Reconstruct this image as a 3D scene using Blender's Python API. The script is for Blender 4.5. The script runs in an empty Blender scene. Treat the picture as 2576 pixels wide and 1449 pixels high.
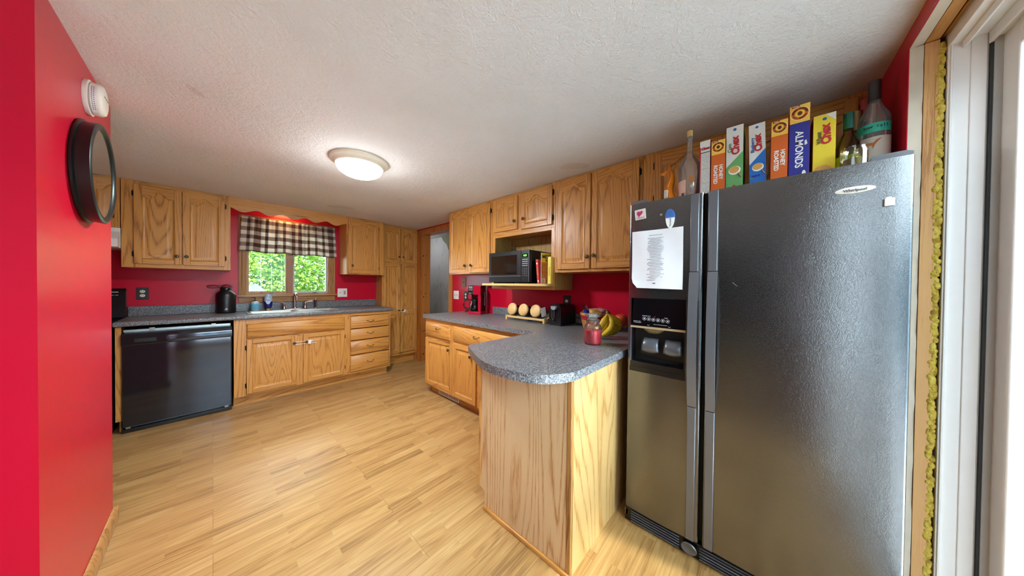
import bpy, math, random
from mathutils import Matrix, Vector
random.seed(7)
C = bpy.context.scene.collection
PI = math.pi
HC = 2.168          # ceiling height
# ------------------------------------------------------------------ materials
def lin(c):
    if isinstance(c, str):
        c = [int(c[i:i+2], 16) / 255 for i in (0, 2, 4)]
    return tuple([(x / 12.92 if x <= .04045 else ((x + .055) / 1.055) ** 2.4) for x in c[:3]] + [1.0])
class G:
    def __init__(s, name):
        s.m = bpy.data.materials.new(name); s.m.use_nodes = True
        s.t = s.m.node_tree; s.t.nodes.clear()
        s.out = s.n('ShaderNodeOutputMaterial')
    def n(s, typ, **kw):
        nd = s.t.nodes.new(typ)
        for k, v in kw.items():
            if k[0] == '_': setattr(nd, k[1:], v)
            else: nd.inputs[k.replace('__', ' ')].default_value = v
        return nd
    def l(s, a, b): s.t.links.new(a, b)
    def math(s, op, a, b=None, c=None):
        nd = s.n('ShaderNodeMath', _operation=op)
        for i, v in enumerate((a, b, c)):
            if v is None: continue
            if isinstance(v, (int, float)): nd.inputs[i].default_value = v
            else: s.l(v, nd.inputs[i])
        return nd.outputs[0]
    def coords(s, scale=(1, 1, 1), rand=True):
        tc = s.n('ShaderNodeTexCoord'); v = tc.outputs['Object']
        if rand:
            oi = s.n('ShaderNodeObjectInfo')
            r = s.math('MULTIPLY', oi.outputs['Random'], 37.0)
            cb = s.n('ShaderNodeCombineXYZ'); [s.l(r, cb.inputs[i]) for i in range(3)]
            ad = s.n('ShaderNodeVectorMath', _operation='ADD'); s.l(v, ad.inputs[0]); s.l(cb.outputs[0], ad.inputs[1]); v = ad.outputs[0]
        mp = s.n('ShaderNodeMapping'); s.l(v, mp.inputs[0]); mp.inputs['Scale'].default_value = scale
        return mp.outputs[0]
    def noise(s, vec, scale, detail=2.0, rough=.5, dist=0.0):
        nd = s.n('ShaderNodeTexNoise', Scale=scale, Detail=detail, Roughness=rough, Distortion=dist)
        s.l(vec, nd.inputs['Vector']); return nd.outputs['Fac']
    def ramp(s, fac, stops, interp='LINEAR'):
        nd = s.n('ShaderNodeValToRGB'); cr = nd.color_ramp; cr.interpolation = interp
        while len(cr.elements) < len(stops): cr.elements.new(.5)
        for e, (p, c) in zip(cr.elements, stops): e.position = p; e.color = lin(c)
        s.l(fac, nd.inputs[0]); return nd.outputs[0]
    def mix(s, fac, a, b, mode='MIX'):
        nd = s.n('ShaderNodeMix', _data_type='RGBA', _blend_type=mode)
        for sock, v in ((nd.inputs[0], fac), (nd.inputs[6], a), (nd.inputs[7], b)):
            if isinstance(v, (int, float)): sock.default_value = v
            elif isinstance(v, tuple): sock.default_value = v
            else: s.l(v, sock)
        return nd.outputs[2]
    def bsdf(s, col, rough=.5, metal=0.0, bump=None, bstr=.3, bdist=.002, **kw):
        b = s.n('ShaderNodeBsdfPrincipled')
        for sock, v in ((b.inputs['Base Color'], col), (b.inputs['Roughness'], rough), (b.inputs['Metallic'], metal)):
            if isinstance(v, (int, float, tuple)): sock.default_value = v
            else: s.l(v, sock)
        for k, v in kw.items(): b.inputs[k.replace('_', ' ')].default_value = v
        if bump is not None:
            bp = s.n('ShaderNodeBump', Strength=bstr, Distance=bdist); s.l(bump, bp.inputs['Height']); s.l(bp.outputs[0], b.inputs['Normal'])
        s.l(b.outputs[0], s.out.inputs[0]); return b
_mc = {}
def mat(name, color='808080', rough=.5, metal=0.0, var=.06, vs=25, **kw):
    if name in _mc: return _mc[name]
    g = G(name); c = lin(color)
    v = g.noise(g.coords(rand=False), vs, 2)
    col = g.mix(v, tuple([x * (1 - var) for x in c[:3]] + [1]), tuple([min(1, x * (1 + var)) for x in c[:3]] + [1]))
    g.bsdf(col, rough, metal, **kw); _mc[name] = g.m; return g.m
def emis(name, color, strength):
    g = G(name); e = g.n('ShaderNodeEmission', Color=lin(color), Strength=strength)
    g.l(e.outputs[0], g.out.inputs[0]); return g.m
def glass(name, tint='ffffff', rough=.02, refl=1.0, clear=.9, haze=0):
    g = G(name); t = g.n('ShaderNodeBsdfTransparent', Color=lin(tint)); gl = g.n('ShaderNodeBsdfGlossy', Roughness=rough)
    lw = g.n('ShaderNodeFresnel', IOR=1.45); mx = g.n('ShaderNodeMixShader')
    f = g.math('MULTIPLY', lw.outputs[0], refl); f = g.math('ADD', f, 1 - clear - .06 if clear < .9 else 0.0)
    g.l(f, mx.inputs[0]); g.l(t.outputs[0], mx.inputs[1]); g.l(gl.outputs[0], mx.inputs[2]); o_ = mx.outputs[0]
    if haze:
        d = g.n('ShaderNodeBsdfDiffuse', Color=(.85, .87, .86, 1)); m2 = g.n('ShaderNodeMixShader'); m2.inputs[0].default_value = haze; g.l(o_, m2.inputs[1]); g.l(d.outputs[0], m2.inputs[2]); o_ = m2.outputs[0]
    g.l(o_, g.out.inputs[0]); return g.m
def oak(name, axis, light, mid, dark, rough=.35, ring=34.0, contrast=1.0, base=3.6):
    g = G(name); i = 'xyz'.index(axis)
    sc = [1, 1, 1]; sc[i] = .085
    v = g.coords(tuple(sc))
    n = g.noise(v, base, 1.5, .45, .25)
    r = g.math('PINGPONG', g.math('MULTIPLY', n, ring), .5)
    sf = [1, 1, 1]; sf[i] = .03
    f = g.noise(g.coords(tuple(sf)), 250, 3, .65)
    bl = g.noise(g.coords(tuple(sc)), 1.7, 1)
    mixv = g.math('ADD', g.math('MULTIPLY', r, 1.1), g.math('MULTIPLY', g.math('SUBTRACT', f, .5), 1.0))
    mixv = g.math('ADD', mixv, g.math('MULTIPLY', g.math('SUBTRACT', bl, .5), .30))
    col = g.ramp(mixv, [(-.0, dark), (.08, mid), (.28, light), (1.0, light)])
    pore = g.noise(g.coords(tuple(sf)), 520, 2, .7)
    col = g.mix(g.ramp(pore, [(.30, '909090'), (.44, '000000')]), col, lin(dark))
    g.bsdf(col, rough, 0.0, bump=f, bstr=.12, bdist=.001); return g.m
OK_ = ('c99048', 'bb813d', '9a642e')
OKV = oak('honey_oak_vertical', 'z', *OK_); OKH = oak('honey_oak_horizontal', 'x', *OK_); OKY = oak('honey_oak_depth', 'y', *OK_)
OKVD = oak('honey_oak_edge', 'z', 'bf8440', 'b07537', '885626')
VEN = oak('oak_veneer_panel', 'z', 'd2b48c', 'c6a074', 'a87848', rough=.4, ring=30, base=3.4)
VENY = oak('oak_veneer_interior', 'z', 'bb9552', 'a98445', '7a5826', rough=.5, ring=30)
PINE = oak('pine_board', 'z', 'bf7a38', 'b06c2e', '8e5220', rough=.35, ring=6, base=3)
PINEH = oak('pine_board_horizontal', 'x', 'b8733a', 'a86530', '8a4e20', rough=.35, ring=6, base=3)
TRIMO = oak('oak_trim_vertical', 'z', 'b08048', '9c6e3a', '6f4720', rough=.35); TRIMH = oak('oak_trim_horizontal', 'x', 'b08048', '9c6e3a', '6f4720', rough=.35)
LTW = oak('light_birch', 'x', 'dcb877', 'd2aa66', 'b58a4a', rough=.45, ring=5)
LTWZ = oak('light_birch_lid', 'z', 'd9b274', 'd0a664', 'b88e50', rough=.5, ring=4)
STUD = oak('bare_pine_stud', 'z', 'd2a066', 'c4905a', 'a87440', rough=.7, ring=6); STUDH = oak('bare_pine_header', 'x', 'c08a4c', 'b07a40', '8a5a2a', rough=.7, ring=6)
BLACK = mat('black_plastic', '0c0c10', .28, var=.15); BLKM = mat('matte_black_metal', '0b0c0e', .38, var=.1)
DARK = mat('dark_gap', '050505', .7)
WHITE = mat('white_plastic', 'e8e6e2', .4, var=.02); VINYL = mat('white_vinyl', 'f2f0ee', .35, var=.02); GREYV = mat('grey_vinyl_seal', 'b4b8b8', .5, var=.03)
CHROME = mat('chrome', 'd8d4d0', .12, 1.0, var=.03); STEEL = mat('brushed_stainless', '9a9792', .32, 1.0, var=.08, vs=60)
NICK = mat('warm_brushed_nickel', 'bcaea6', .22, 1.0)
BRZ = mat('antique_brass', '6a5a42', .35, .9, var=.35, vs=180); BLKH = mat('black_iron_hinge', '17130f', .45, .4)
CREAM = mat('cream_plaster_edge', 'cfc2ae', .85, var=.12, vs=18)
IVORY = mat('ivory_plastic', 'e0d6bc', .4, var=.03)
RUBBER = mat('dark_gasket', '33393d', .7)
CLEAR = glass('clear_glass', 'f4fbf8'); PANE = glass('window_pane', 'f6fbfb', refl=.8)
def paint_red():
    g = G('glossy_red_wall_paint'); v = g.coords(rand=False)
    n = g.noise(v, 1.3, 2); f = g.noise(v, 190, 2); s2 = g.noise(g.coords((1, 1, 3), False), 14, 4, .6)
    col = g.mix(n, lin('bc0c2a'), lin('c40f2e'))
    g.bsdf(col, g.math('ADD', .27, g.math('MULTIPLY', s2, .02)), 0, bump=f, bstr=.12, bdist=.001, Specular_IOR_Level=.3); return g.m
RED = paint_red()
def ceiling_mat():
    g = G('stomped_plaster_ceiling'); v = g.coords((1, 1.0, 1), False)
    a = g.noise(v, 70, 4, .6, .8); b = g.noise(v, 16, 3, .6, 1.8); st = g.noise(v, 1.3, 3, .6)
    d = g.noise(v, 34, 1, .5, 2.5)
    crack = g.math('MULTIPLY', g.math('GREATER_THAN', d, .60), .6)
    h = g.math('ADD', g.math('ADD', a, g.math('MULTIPLY', b, 1.2)), crack)
    col = g.ramp(st, [(.25, 'd6d5d0'), (.5, 'e0dfdc'), (.8, 'e6e6e3')])
    sp = g.noise(v, 2.3, 1); col = g.mix(g.math('MULTIPLY', g.math('GREATER_THAN', sp, .715), .22), col, lin('b09468'))
    g.bsdf(col, .95, 0, bump=h, bstr=.55, bdist=.007, Specular_IOR_Level=.1); return g.m
CEIL = ceiling_mat()
ADDED_DARK = oak('added_dark_panelling', 'z', '4a2c1a', '3a2214', '24140c', rough=.5)  # dark panelling added on unseen dining walls to keep reflections dark
def floor_mat():
    g = G('light_oak_laminate_floor')
    tc = g.n('ShaderNodeTexCoord'); v = tc.outputs['Object']
    def brick(w, h, off, c1, c2, mort=0.0):
        b = g.n('ShaderNodeTexBrick', Scale=1.0, Color1=c1, Color2=c2, Mortar=(0, 0, 0, 1))
        b.offset = off; b.offset_frequency = 2; b.squash = 1
        b.inputs['Mortar Size'].default_value = mort; b.inputs['Bias'].default_value = 0; b.inputs['Brick Width'].default_value = w; b.inputs['Row Height'].default_value = h
        g.l(v, b.inputs['Vector']); return b
    b1 = brick(.41, .0625, .37, (0, 0, 0, 1), (1, 1, 1, 1)); b2 = brick(1.19, .1875, .43, (0, 0, 0, 1), (1, 1, 1, 1), .0011)
    seed = g.math('ADD', g.math('MULTIPLY', b1.outputs['Color'], 9.0), g.math('MULTIPLY', b2.outputs['Color'], 5.0))
    cb = g.n('ShaderNodeCombineXYZ'); g.l(seed, cb.inputs[2]); g.l(seed, cb.inputs[0])
    ad = g.n('ShaderNodeVectorMath', _operation='ADD'); g.l(v, ad.inputs[0]); g.l(cb.outputs[0], ad.inputs[1])
    def mp(sc):
        m = g.n('ShaderNodeMapping'); g.l(ad.outputs[0], m.inputs[0]); m.inputs['Scale'].default_value = sc; return m.outputs[0]
    n = g.noise(mp((.12, 1, 1)), 9, 1.5, .5, .3); r = g.math('PINGPONG', g.math('MULTIPLY', n, 9), .5)
    f = g.noise(mp((.03, 1, 1)), 120, 3, .6)
    t = g.math('ADD', g.math('MULTIPLY', r, .45), g.math('MULTIPLY', g.math('SUBTRACT', f, .5), .9))
    t = g.math('ADD', t, g.math('MULTIPLY', b1.outputs['Color'], .30)); t = g.math('ADD', t, g.math('MULTIPLY', b2.outputs['Color'], .12))
    col = g.ramp(t, [(.0, '86643a'), (.22, 'a67f4c'), (.5, 'b6935e'), (.9, 'c8aa76')])
    col = g.mix(g.math('MULTIPLY', b2.outputs['Fac'], .55), col, lin('6a4a26'))
    g.bsdf(col, g.math('ADD', .27, g.math('MULTIPLY', f, .12)), 0, Specular_IOR_Level=.5); return g.m
FLOOR = floor_mat()
def counter_mat():
    g = G('speckled_slate_laminate'); v = g.coords(rand=False)
    a = g.noise(v, 260, 2, .7); b = g.noise(v, 120, 2, .6); vo = g.n('ShaderNodeTexVoronoi', Scale=300); g.l(v, vo.inputs['Vector'])
    t = g.math('ADD', g.math('MULTIPLY', a, .6), g.math('MULTIPLY', b, .4))
    col = g.ramp(t, [(.34, '1c1e22'), (.44, '464a50'), (.51, '6a6c70'), (.57, '8f9092'), (.66, 'bcb4aa')])
    g.bsdf(col, .3, 0, Specular_IOR_Level=.55); return g.m
COUNTER = counter_mat()
def fridge_mat(name, sc, st):
    g = G(name); v = g.coords(rand=False)
    a = g.noise(v, sc, 2, .55, 1.2); b = g.noise(v, 6, 3)
    g.bsdf(g.mix(b, lin('6a6c6e'), lin('747678')), .17, .92, bump=a, bstr=st, bdist=.0016, Specular_IOR_Level=.9); return g.m
FRG = fridge_mat('black_pebbled_steel', 210, .22)
FRT = mat('fridge_handle_grey', '6d6f74', .36, .55, var=.05); GLB = mat('gloss_black_panel', '0d0b0f', .09, var=.1, Specular_IOR_Level=.7)
DWM = mat('dishwasher_gloss_black', '43464d', .07, .8, var=.1, vs=8)
def hallwall():
    g = G('patched_bare_plaster'); v = g.coords((1, 1, .7), False)
    a = g.noise(v, 3.2, 4, .6); b = g.noise(v, 1.6, 2)
    c = g.mix(b, lin('b9b9b6'), lin('cfcecb')); col = g.mix(g.ramp(a, [(.54, '000000'), (.63, '909090')]), c, lin('7c7f66'))
    g.bsdf(col, .9); return g.m
HALL = hallwall()
def foam_mat():
    g = G('yellow_spray_foam'); v = g.coords(rand=False); a = g.noise(v, 60, 4, .65)
    g.bsdf(g.ramp(a, [(.35, '9a7a20'), (.5, 'c8aa3e'), (.7, 'dcc660')]), .8, 0, bump=a, bstr=1.0, bdist=.006); return g.m
FOAM = foam_mat()
def check_mat():
    g = G('brown_white_check_cotton'); v = g.coords(rand=False)
    uv = g.n('ShaderNodeUVMap'); sp = g.n('ShaderNodeSeparateXYZ'); g.l(uv.outputs[0], sp.inputs[0])
    def st(o): return g.math('GREATER_THAN', g.math('FRACT', o), .5)
    a, b = st(sp.outputs[0]), st(sp.outputs[1]); s = g.math('MULTIPLY', g.math('ADD', a, b), .5)
    f = g.noise(v, 500, 1)
    col = g.ramp(s, [(0.0, 'e4e0d6'), (.5, 'a09088'), (1.0, '5c4840')]); col = g.mix(.18, col, f, 'OVERLAY')
    d = g.n('ShaderNodeBsdfDiffuse'); g.l(col, d.inputs[0]); tr = g.n('ShaderNodeBsdfTranslucent'); g.l(col, tr.inputs[0])
    mx = g.n('ShaderNodeMixShader'); mx.inputs[0].default_value = .42; g.l(d.outputs[0], mx.inputs[1]); g.l(tr.outputs[0], mx.inputs[2]); g.l(mx.outputs[0], g.out.inputs[0]); return g.m
CHECK = check_mat()
def leaf_mat(name, a, b):
    g = G(name); tc = g.n('ShaderNodeTexCoord'); n = g.noise(tc.outputs['Object'], 5, 4, .7)
    col = g.ramp(n, [(.35, a), (.62, b)]); d = g.n('ShaderNodeBsdfDiffuse'); g.l(col, d.inputs[0]); tr = g.n('ShaderNodeBsdfTranslucent'); g.l(col, tr.inputs[0])
    mx = g.n('ShaderNodeMixShader'); mx.inputs[0].default_value = .45; g.l(d.outputs[0], mx.inputs[1]); g.l(tr.outputs[0], mx.inputs[2]); g.l(mx.outputs[0], g.out.inputs[0]); return g.m
# ------------------------------------------------------------------ mesh builder
MF = Matrix(((1, 0, 0, 0), (0, 0, -1, 0), (0, 1, 0, 0), (0, 0, 0, 1)))     # text/plate frame on a face looking at -y
class MB:
    def __init__(s): s.v = []; s.f = []; s.mi = []; s.sm = []; s.mats = []; s.uv = None
    def add(s, verts, faces, m, smooth=False, M=None):
        if m not in s.mats: s.mats.append(m)
        k = s.mats.index(m); b = len(s.v)
        for p in verts: s.v.append(tuple(M @ Vector(p)) if M is not None else tuple(p))
        for f in faces: s.f.append([i + b for i in f]); s.mi.append(k); s.sm.append(smooth)
        return s
    def box(s, x0, x1, y0, y1, z0, z1, m, M=None):
        v = [(x, y, z) for x in (x0, x1) for y in (y0, y1) for z in (z0, z1)]
        return s.add(v, [(0, 1, 3, 2), (4, 6, 7, 5), (0, 4, 5, 1), (2, 3, 7, 6), (0, 2, 6, 4), (1, 5, 7, 3)], m, False, M)
    def prism(s, poly, a0, a1, m, axis='y', M=None, smooth=False):
        n = len(poly)
        def P(p, a): return {'y': (p[0], a, p[1]), 'z': (p[0], p[1], a), 'x': (a, p[0], p[1])}[axis]
        v = [P(p, a0) for p in poly] + [P(p, a1) for p in poly]
        s.add(v, [tuple(range(n)), tuple(range(2 * n - 1, n - 1, -1))], m, False, M)
        s.add(v, [((i + 1) % n, i, i + n, (i + 1) % n + n) for i in range(n)], m, smooth, M); return s
    def lathe(s, prof, m, c=(0, 0, 0), seg=24, M=None, smooth=True, sx=1, sy=1):
        v = []; f = []; n = len(prof)
        for i in range(seg):
            a = 2 * PI * i / seg; ca, sa = math.cos(a), math.sin(a)
            for r, z in prof: v.append((c[0] + r * ca * sx, c[1] + r * sa * sy, c[2] + z))
        for i in range(seg):
            j = (i + 1) % seg
            for k in range(n - 1): f.append((i * n + k, j * n + k, j * n + k + 1, i * n + k + 1))
        s.add(v, f, m, smooth, M)
        for k, flip in ((0, 1), (n - 1, 0)):
            if prof[k][0] > 1e-5:
                loop = [i * n + k for i in range(seg)]
                base = len(s.v) - len(v); s.f.append([base + q for q in (loop[::-1] if flip else loop)]); s.mi.append(s.mats.index(m)); s.sm.append(False)
        return s
    def cyl(s, p0, p1, r, m, seg=16, r1=None):
        p0, p1 = Vector(p0), Vector(p1); d = p1 - p0; L = d.length
        M = Matrix.Translation(p0) @ d.to_track_quat('Z', 'Y').to_matrix().to_4x4()
        return s.lathe([(r, 0), (r if r1 is None else r1, L)], m, seg=seg, M=M)
    def tube(s, pts, r, m, seg=10, closed=False):
        pts = [Vector(p) for p in pts]; n = len(pts); v = []; f = []
        up = Vector((.013, .027, 1)).normalized()
        for i, p in enumerate(pts):
            t = (pts[(i + 1) % n] - pts[i - 1]) if closed else (pts[min(i + 1, n - 1)] - pts[max(i - 1, 0)])
            t.normalize(); a = t.cross(up)
            if a.length < .1: a = t.cross(Vector((1, 0, .02)))
            a.normalize(); b = t.cross(a); rr = r[i] if isinstance(r, (list, tuple)) else r
            for k in range(seg):
                q = 2 * PI * k / seg; v.append(p + a * math.cos(q) * rr + b * math.sin(q) * rr)
        for i in range(n if closed else n - 1):
            for k in range(seg):
                j = (i + 1) % n; f.append((i * seg + k, i * seg + (k + 1) % seg, j * seg + (k + 1) % seg, j * seg + k))
        if not closed: f.append(tuple(range(seg))[::-1]); f.append(tuple(range((n - 1) * seg, n * seg)))
        return s.add(v, f, m, True)
    def ball(s, c, r, m, seg=20, M=None):
        r = (r, r, r) if isinstance(r, (int, float)) else r; n = seg // 2
        pr = [(max(1e-6, math.sin(PI * k / n)), -math.cos(PI * k / n)) for k in range(n + 1)]
        A = Matrix.Translation(c) @ Matrix.Diagonal((r[0], r[1], r[2], 1))
        return s.lathe(pr, m, seg=seg, M=(M @ A) if M is not None else A)
    def text(s, body, size, m, M, bold=0.0, ex=.0004, align='CENTER', sx=1.0, sp=1.0):
        cu = bpy.data.curves.new('t', 'FONT'); cu.body = body; cu.size = size; cu.align_x = align; cu.align_y = 'CENTER'; cu.extrude = ex; cu.offset = bold; cu.resolution_u = 3; cu.space_character = sp
        o = bpy.data.objects.new('t', cu); me = bpy.data.meshes.new_from_object(o)
        s.add([(p.co[0] * sx, p.co[1], p.co[2]) for p in me.vertices], [tuple(p.vertices) for p in me.polygons], m, False, M)
        bpy.data.objects.remove(o); bpy.data.curves.remove(cu); bpy.data.meshes.remove(me); return s
    def wtl(s, loc, root):
        M = (Matrix.Translation(root.location) @ Matrix.Rotation(root.rotation_euler[2], 4, 'Z')).inverted() @ Matrix.Translation(loc)
        s.v = [tuple(M @ Vector(p)) for p in s.v]; return s
    def build(s, name, parent=None, loc=None, rotz=0.0, bevel=0, seg=2, ang=50, sub=0):
        me = bpy.data.meshes.new(name); me.from_pydata([tuple(p) for p in s.v], [], s.f)
        for m in s.mats: me.materials.append(m)
        me.polygons.foreach_set('material_index', s.mi); me.polygons.foreach_set('use_smooth', s.sm); me.validate(); me.update(); me.set_sharp_from_angle(angle=math.radians(50))
        o = bpy.data.objects.new(name, me); C.objects.link(o)
        if parent: o.parent = parent
        if loc: o.location = loc
        o.rotation_euler = (0, 0, rotz)
        if bevel:
            b = o.modifiers.new('b', 'BEVEL'); b.width = bevel; b.segments = seg; b.limit_method = 'ANGLE'; b.angle_limit = math.radians(ang)
        if sub:
            b = o.modifiers.new('s', 'SUBSURF'); b.levels = sub; b.render_levels = sub
        return o
def tag(o, label, cat, group=None):
    o['label'] = label; o['category'] = cat
    if group: o['group'] = group
    return o
def thing(name, label, cat, loc=(0, 0, 0), rotz=0, group=None):
    o = bpy.data.objects.new(name, None); C.objects.link(o); o.empty_display_size = .1
    o.location = loc; o.rotation_euler = (0, 0, rotz); return tag(o, label, cat, group)
def struct(name, mb, parent=None, **kw):
    o = mb.build(name, parent, **kw)
    if not parent: o['kind'] = 'structure'
    return o
def T(x, y, z): return Matrix.Translation((x, y, z))
def RX(a): return Matrix.Rotation(a, 4, 'X')
def RY(a): return Matrix.Rotation(a, 4, 'Y')
def RZ(a): return Matrix.Rotation(a, 4, 'Z')
RR = -PI / 2        # things that face -X
WX, WY, DY = 2.315, 4.48, -.36      # right wall, back wall, sliding-door wall
# ------------------------------------------------------------------ room shell
struct('floor', MB().box(-4.3, 3.5, DY - .2, 5.2, -.05, 0, FLOOR).box(2.3, 3.5, 5.2, 6.9, -.05, 0, FLOOR))
m = MB().box(-4.3, WX + .14, DY - .2, WY + .16, HC, HC + .08, CEIL); m.box(WX + .10, 3.6, 2.9, 6.9, HC + .13, HC + .2, HALL); struct('ceiling', m)
# back wall with window hole x .29-1.08 z 1.125-2.0
m = MB(); wx0, wx1, wz0, wz1 = .262, 1.088, 1.128, 2.0
for a in ((-1.7, wx0, 0, HC), (wx1, WX + .14, 0, HC), (wx0, wx1, 0, wz0), (wx0, wx1, wz1, HC)): m.box(a[0], a[1], WY, WY + .14, a[2], a[3], RED)
struct('wall_back', m)
# right wall with doorway y 3.31-4.11 z 0-2.06
m = MB()
for a in ((DY - .16, 3.30, 0, HC), (4.13, WY, 0, HC), (3.30, 4.13, 2.09, HC)): m.box(WX, WX + .13, a[0], a[1], a[2], a[3], RED)
struct('wall_right', m)
m = MB().box(-1.7, -.49, 2.37, 2.5, 0, HC, RED)
m.box(-1.7, -1.56, 2.5, WY, 0, HC, RED)
struct('wall_kitchen_left', m)
def added_window(n, M, w_, z0, z1):
    r = bpy.data.objects.new('window_%d' % n, None); C.objects.link(r); r['kind'] = 'structure'; r.matrix_world = M
    m = MB()
    for a in ((-w_, -w_ + .05, z0, z1), (w_ - .05, w_, z0, z1), (-w_ + .05, w_ - .05, z0, z0 + .05), (-w_ + .05, w_ - .05, z1 - .05, z1), (-.02, .02, z0 + .05, z1 - .05)): m.box(a[0], a[1], .02, .09, a[2], a[3], VINYL)
    m.build('window_frame', r, bevel=.003); MB().box(-w_ + .05, w_ - .05, .05, .054, z0 + .05, z1 - .05, PANE).build('pane', r)
added_window(2, T(-2.35, DY, 0) @ RZ(PI), .85, .55, 2.05)  # added window out of view, lets more daylight into the room
struct('wall_stub', MB().box(-.49, -.355, 1.605, 2.5, 0, HC, RED))
struct('wall_dining_left', MB().box(-4.3, -4.16, DY, 2.5, 0, HC, ADDED_DARK).box(-4.16, -1.7, 2.37, 2.5, 0, HC, ADDED_DARK))
# sliding-door wall: opening x -.28 .. 1.64, z 0..2.09
OX0, OX1, OZ = -.30, 1.64, 2.105
m = MB()
for a in ((OX1, WX, 0, HC), (-4.3, -3.2, 0, HC), (-1.5, OX0, 0, HC), (-3.2, -1.5, 0, .55), (-3.2, -1.5, 2.05, HC), (OX0, OX1, OZ, HC)): m.box(a[0], a[1], DY - .002, DY, a[2], a[3], RED)
struct('wall_door_side', m)
def ragged(x, z0, z1, amp, n, seed):
    rnd = random.Random(seed); return [(x + rnd.uniform(-amp, amp), z0 + (z1 - z0) * i / n) for i in range(n + 1)]
m = MB()      # torn drywall edges, two layers
for k, (ya, yb, off, am) in enumerate(((DY - .0150, DY - .0022, .0, .0016), (DY - .0315, DY - .0155, .004, .0022))):
    e = ragged(OX1 + off, 0, OZ, am, 60, 3 + k)
    m.prism(e + [(OX1 + .12, OZ), (OX1 + .12, 0)], ya, yb, CREAM)
    m.box(OX0 - .1, OX1 + .12, ya, yb, OZ + off, OZ + .05, CREAM)
struct('trim_1', m)
m = MB().box(OX1 - .002 + .004, WX, DY - .062, DY - .033, 0, OZ, STUD).box(OX0 - .1, OX1 + .1, DY - .062, DY - .033, OZ + .003, HC, STUDH)
m.box(OX1 + .07, WX + .1, DY - .16, DY - .062, 0, HC, STUD); [m.box(a[0], a[1], DY - .16, DY - .013, a[2], a[3], STUD) for a in ((-4.3, -3.2, 0, HC), (-1.5, OX0 - .08, 0, HC), (-3.2, -1.5, 0, .55), (-3.2, -1.5, 2.05, HC))]; m.box(OX0 - .08, OX1 + .07, DY - .16, DY - .07, OZ + .012, HC + .08, STUDH)
struct('trim_2', m)
# foam bead along stud
m = MB(); rnd = random.Random(5)
z = .02
while z < OZ - .02:
    r = rnd.uniform(.003, .0085); m.ball((OX1 + .006 + rnd.uniform(-.002, .002), DY - .064 - rnd.uniform(-.004, .006), z), (r * .8, r * 1.1, r * rnd.uniform(1.0, 2.6)), FOAM, seg=10); z += r * rnd.uniform(.3, 1.0)
fo = struct('trim_3', m)
# vinyl slider frame
d1 = bpy.data.objects.new('door_1', None); C.objects.link(d1); d1['kind'] = 'structure'
Y0 = DY - .076
m = MB()
def jambprof(side):
    s_ = 1 if side > 0 else -1; x = OX1 if side > 0 else OX0
    m.box(min(x - s_ * .003, x + s_ * .07), max(x - s_ * .003, x + s_ * .07), Y0 - .068, Y0, 0, OZ + .01, VINYL)
    m.box(min(x - s_ * .007, x), max(x - s_ * .007, x), Y0 - .068, Y0 - .040, 0, OZ, VINYL)
    m.box(min(x - s_ * .008, x), max(x - s_ * .008, x), Y0 - .009, Y0 - .004, 0, OZ, VINYL)
jambprof(1); jambprof(-1)
m.box(OX0, OX1, Y0 - .13, Y0 - .001, OZ - .035, OZ + .0125, VINYL); m.box(OX0 + .003, OX1 - .003, Y0 - .128, Y0 - .076, OZ - .058, OZ - .0351, VINYL); m.box(OX0 + .007, OX1 - .008, Y0 - .03, Y0 - .024, OZ - .06, OZ - .0355, VINYL); m.box(OX0 + .004, OX1 - .007, Y0 - .0755, Y0 - .0685, OZ - .07, OZ - .0355, VINYL)
m.box(OX0, OX1, Y0 - .13, Y0, 0, .02, VINYL); m.box(OX1 - .002, OX1 + .07, Y0 - .135, Y0 - .068, 0, OZ, VINYL); m.box(OX0 - .07, OX0 + .002, Y0 - .135, Y0 - .068, 0, OZ, VINYL)
m.build('door_frame', d1, bevel=.0015)
m = MB().box(OX1 - .012, OX1 - .001, Y0 - .0765, Y0 - .0715, .02, OZ - .05, RUBBER).box(OX1 - .016, OX1, Y0 - .091, Y0 - .0765, .02, OZ - .05, GREYV); m.build('weather_seal', d1)
ys = Y0 - .106
for nm, xa, xb, yy in (('fixed_sash', .66, OX1 - .002, ys), ('sliding_sash', OX0 + .002, .72, ys + .033)):
    m = MB(); w = .082
    for a in ((xa, xa + w, .02, OZ - .055), (xb - w, xb, .02, OZ - .055), (xa + w, xb - w, .02, .09), (xa + w, xb - w, OZ - .13, OZ - .055)): m.box(a[0], a[1], yy - .015, yy + .015, a[2], a[3], VINYL)
    o = m.build(nm, d1, bevel=.003); MB().box(xa + w, xb - w, yy - .003, yy + .003, .09, OZ - .13, PANE).build('glass', o)
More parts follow.
